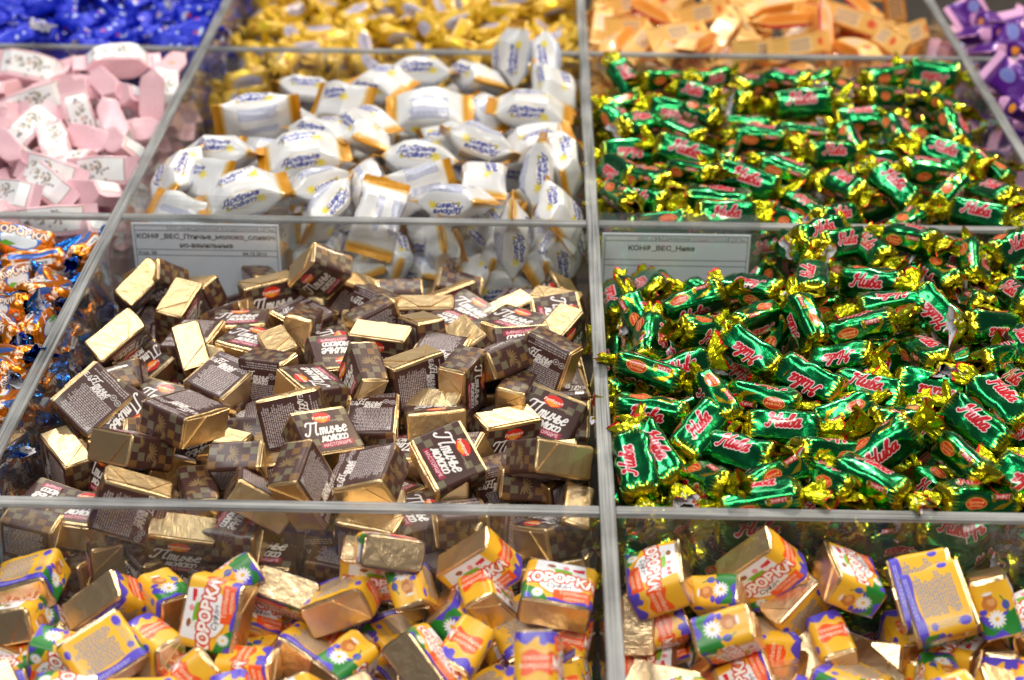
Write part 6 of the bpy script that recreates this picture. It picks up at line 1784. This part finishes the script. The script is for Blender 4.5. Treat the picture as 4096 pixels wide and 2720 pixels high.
OBR 11 1467 4427 -654 185 -163 -857 452 99 0 2 0 1 4
OBR 0 1566 3478 -549 896 243 -47 -370 100 0 5 2 0 5
OBR 1 2641 4387 -541 279 -168 760 563 100 0 5 2 3 9
OBR 10 186 3484 -619 108 717 -681 -97 104 0 3 3 0 1
OBR 8 2737 3468 -616 449 686 554 144 102 0 5 3 0 7
OBR 1 658 4467 -564 101 -694 644 -308 103 0 4 3 2 0
OBR 2 374 3405 -386 226 34 268 936 102 0 3 0 0 3
OBR 3 2649 3345 -472 427 904 4 4 99 0 5 0 0 8
OBR 5 748 3339 -373 756 -610 6 -238 97 0 4 0 0 4
OBR 9 337 4554 -380 367 -18 -57 928 100 0 4 0 5 0
OBR 10 357 3435 -476 600 791 118 -34 97 0 4 0 0 0
OBR 11 261 4188 -388 719 406 258 501 104 0 4 3 3 1
OBR 1 366 4938 -514 295 -70 -283 910 102 0 3 0 4 1
OBR 10 370 4985 -693 87 -19 -988 -125 103 0 4 0 3 0
PUR 0 3821 3889 -144 725 396 152 542 99 4 4 1 -1 0
PUR 1 3968 4419 -172 160 195 -75 965 99 4 4 2 1 8
PUR 2 3838 3397 -110 626 -395 369 -563 97 4 4 2 -1 0
PUR 3 3513 4126 -348 965 17 73 -251 96 4 4 0 1 3
PUR 4 3777 3923 -311 199 76 -258 -942 104 4 4 0 -1 0
PUR 5 3424 3646 -314 51 426 -902 -38 98 4 4 2 0 6
PUR 7 4145 4371 -378 92 458 -869 161 103 4 4 3 -1 0
PUR 8 3299 4003 -397 66 124 837 529 102 4 4 0 0 0
PUR 9 3367 4449 -425 82 -751 597 270 99 4 5 1 1 1
PUR 10 3786 3386 -328 642 736 213 6 95 4 4 0 -1 0
PUR 11 3448 3415 -338 528 -62 13 -847 96 4 4 3 0 8
PUR 5 4147 4322 -596 65 107 -135 983 104 4 4 0 -1 0
PUR 6 3315 3424 -533 243 -757 490 -357 101 4 4 0 0 5
PUR 7 3263 3373 -416 887 -350 277 -121 97 4 4 2 0 3
PUR 8 3846 3401 -390 285 903 321 -9 98 4 4 0 -1 0
PUR 9 3529 3329 -475 62 -223 650 -724 98 4 4 0 0 7
PUR 10 3297 3977 -491 412 38 -446 -793 102 4 3 3 0 2
PUR 11 3273 3558 -492 991 128 25 29 97 4 5 0 0 1
PUR 0 3309 4417 -418 978 130 -9 -162 104 4 4 0 1 0
PUR 1 3280 3370 -708 586 -686 -428 61 98 4 4 2 0 4
PUR 0 3220 1724 -267 395 -553 632 -373 97 3 4 1 0 4
PUR 1 3309 1345 -205 230 -206 -497 811 102 3 4 0 0 5
PUR 2 3553 2516 -221 576 -50 -54 -814 101 3 4 3 -1 0
PUR 3 3661 2841 -241 54 715 691 98 97 3 4 2 -1 0
PUR 4 3559 2168 -249 381 924 -3 -14 96 3 4 0 1 5
PUR 6 3405 2544 -499 78 196 950 228 97 3 5 0 1 1
PUR 7 3289 2899 -472 10 143 -989 19 98 3 4 0 1 0
PUR 9 3281 2287 -522 727 -524 -158 414 102 3 5 3 0 2
PUR 10 3631 2848 -473 272 213 706 618 103 3 4 0 -1 0
PUR 11 3259 1348 -481 240 -272 564 -741 99 3 4 0 -1 0
PUR 2 3764 2741 -704 165 -763 616 -108 99 3 4 2 -1 0
PUR 7 3295 2325 -546 576 -803 -149 37 99 3 4 0 0 1
PUR 8 3288 2775 -563 191 -349 895 201 98 3 4 2 0 0
PUR 9 3263 1985 -541 790 405 283 363 100 3 5 3 0 3
OBR 10 3258 993 -289 558 101 -166 -807 102 5 4 3 -1 0
OBR 11 3363 993 -545 900 313 -17 303 104 5 4 2 -1 0
OBR 0 3289 462 -597 619 -629 201 -426 102 5 4 0 -1 0
OBR 1 3357 382 -833 51 30 -205 -977 101 5 4 0 -1 0
OBR 3 3203 500 -695 514 -386 -220 734 104 5 4 0 -1 0
OBR 4 3297 990 -650 175 -854 -474 125 101 5 4 3 -1 0
OBR 5 3351 431 -852 123 156 307 931 99 5 4 0 -1 0
OBR 7 3359 605 -1095 646 747 -146 61 99 5 4 0 -1 0
OBR 8 3199 366 -1125 693 -323 -284 579 101 5 4 1 -1 0
"""
NOUN = dict(CHOC='brown chocolate in gold foil', KOR='yellow souffle candy', GRN='green foil candy', ORT='orange blue candy', BLU='blue twist candy', YEL='yellow twist candy', WHT='white pillow candy', PNK='pink boxed candy', OBR='orange wafer bar', PUR='purple candy')
CAT = dict(OBR='candy bar')
FACE = dict(CHOC=('checked side', 'checked side', 'gold end', 'gold end', 'white script', 'fine print'), KOR=('orange label', 'daisy side', 'gold end', 'gold end', 'red lettering', 'fine print'),
 GRN=('twisted end', 'twisted end', 'oval badge', 'oval badge', 'red script', 'red script'), ORT=('twisted end', 'twisted end', 'white ribbon', 'white ribbon', 'lettered front', 'lettered front'),
 BLU=('twisted end', 'twisted end', 'plain side', 'plain side', 'pale oval', 'pale oval'), YEL=('twisted end', 'twisted end', 'plain side', 'plain side', 'grey oval', 'grey oval'),
 WHT=('gold end', 'gold end', 'blue lettering', 'blue lettering', 'blue lettering', 'fine print'), PNK=('folded end', 'folded end', 'plain side', 'plain side', 'picture label', 'plain back'),
 OBR=('folded end', 'folded end', 'striped edge', 'red edge', 'pale label', 'plain back'), PUR=('lilac end', 'lilac end', 'plain side', 'plain side', 'pale oval', 'pale oval'))
LIE = ('lying crosswise', 'pointing away', 'lying slanted', 'seen end on')
HEAP = {('KOR', 1): 'left heap', ('KOR', 2): 'right heap', ('GRN', 3): 'near heap', ('GRN', 4): 'far heap', ('PUR', 3): 'near heap', ('PUR', 4): 'far heap', ('OBR', 5): 'outer heap'}
ORD = 'first second third fourth fifth sixth seventh eighth ninth tenth eleventh twelfth thirteenth fourteenth fifteenth sixteenth seventeenth eighteenth nineteenth twentieth'.split()
for line in TABLE.split('\n'):
    p = line.split()
    if not p: continue
    k = p[0]; v, x, y, z, qw, qx, qy, qz, s, b, f, o, r, c = map(int, p[1:])
    heap = HEAP.get((k, b), 'heap'); noun = NOUN[k]; q = Quaternion((qw, qx, qy, qz)).normalized()
    if r < 0:
        label = noun + ' buried deep in its ' + heap + ', hardly showing'; group = 'buried pieces: ' + noun + ', ' + heap
    else:
        label = noun + ((', ' + FACE[k][f] + ' out, ') if k in ('CHOC', 'KOR') else (' ' + LIE[o] + ', ' + FACE[k][f] + ' out, ')) + ORD[c] + ' from left, ' + (heap if ' ' in heap else 'its heap') + "'s " + ('front' if r == 0 else ORD[r]) + ' row'
        group = noun + ' pieces in one ' + heap
    place(k, v, (x / 1e4, y / 1e4, z / 1e4), q, s / 100, label, CAT.get(k, 'candy'), group)
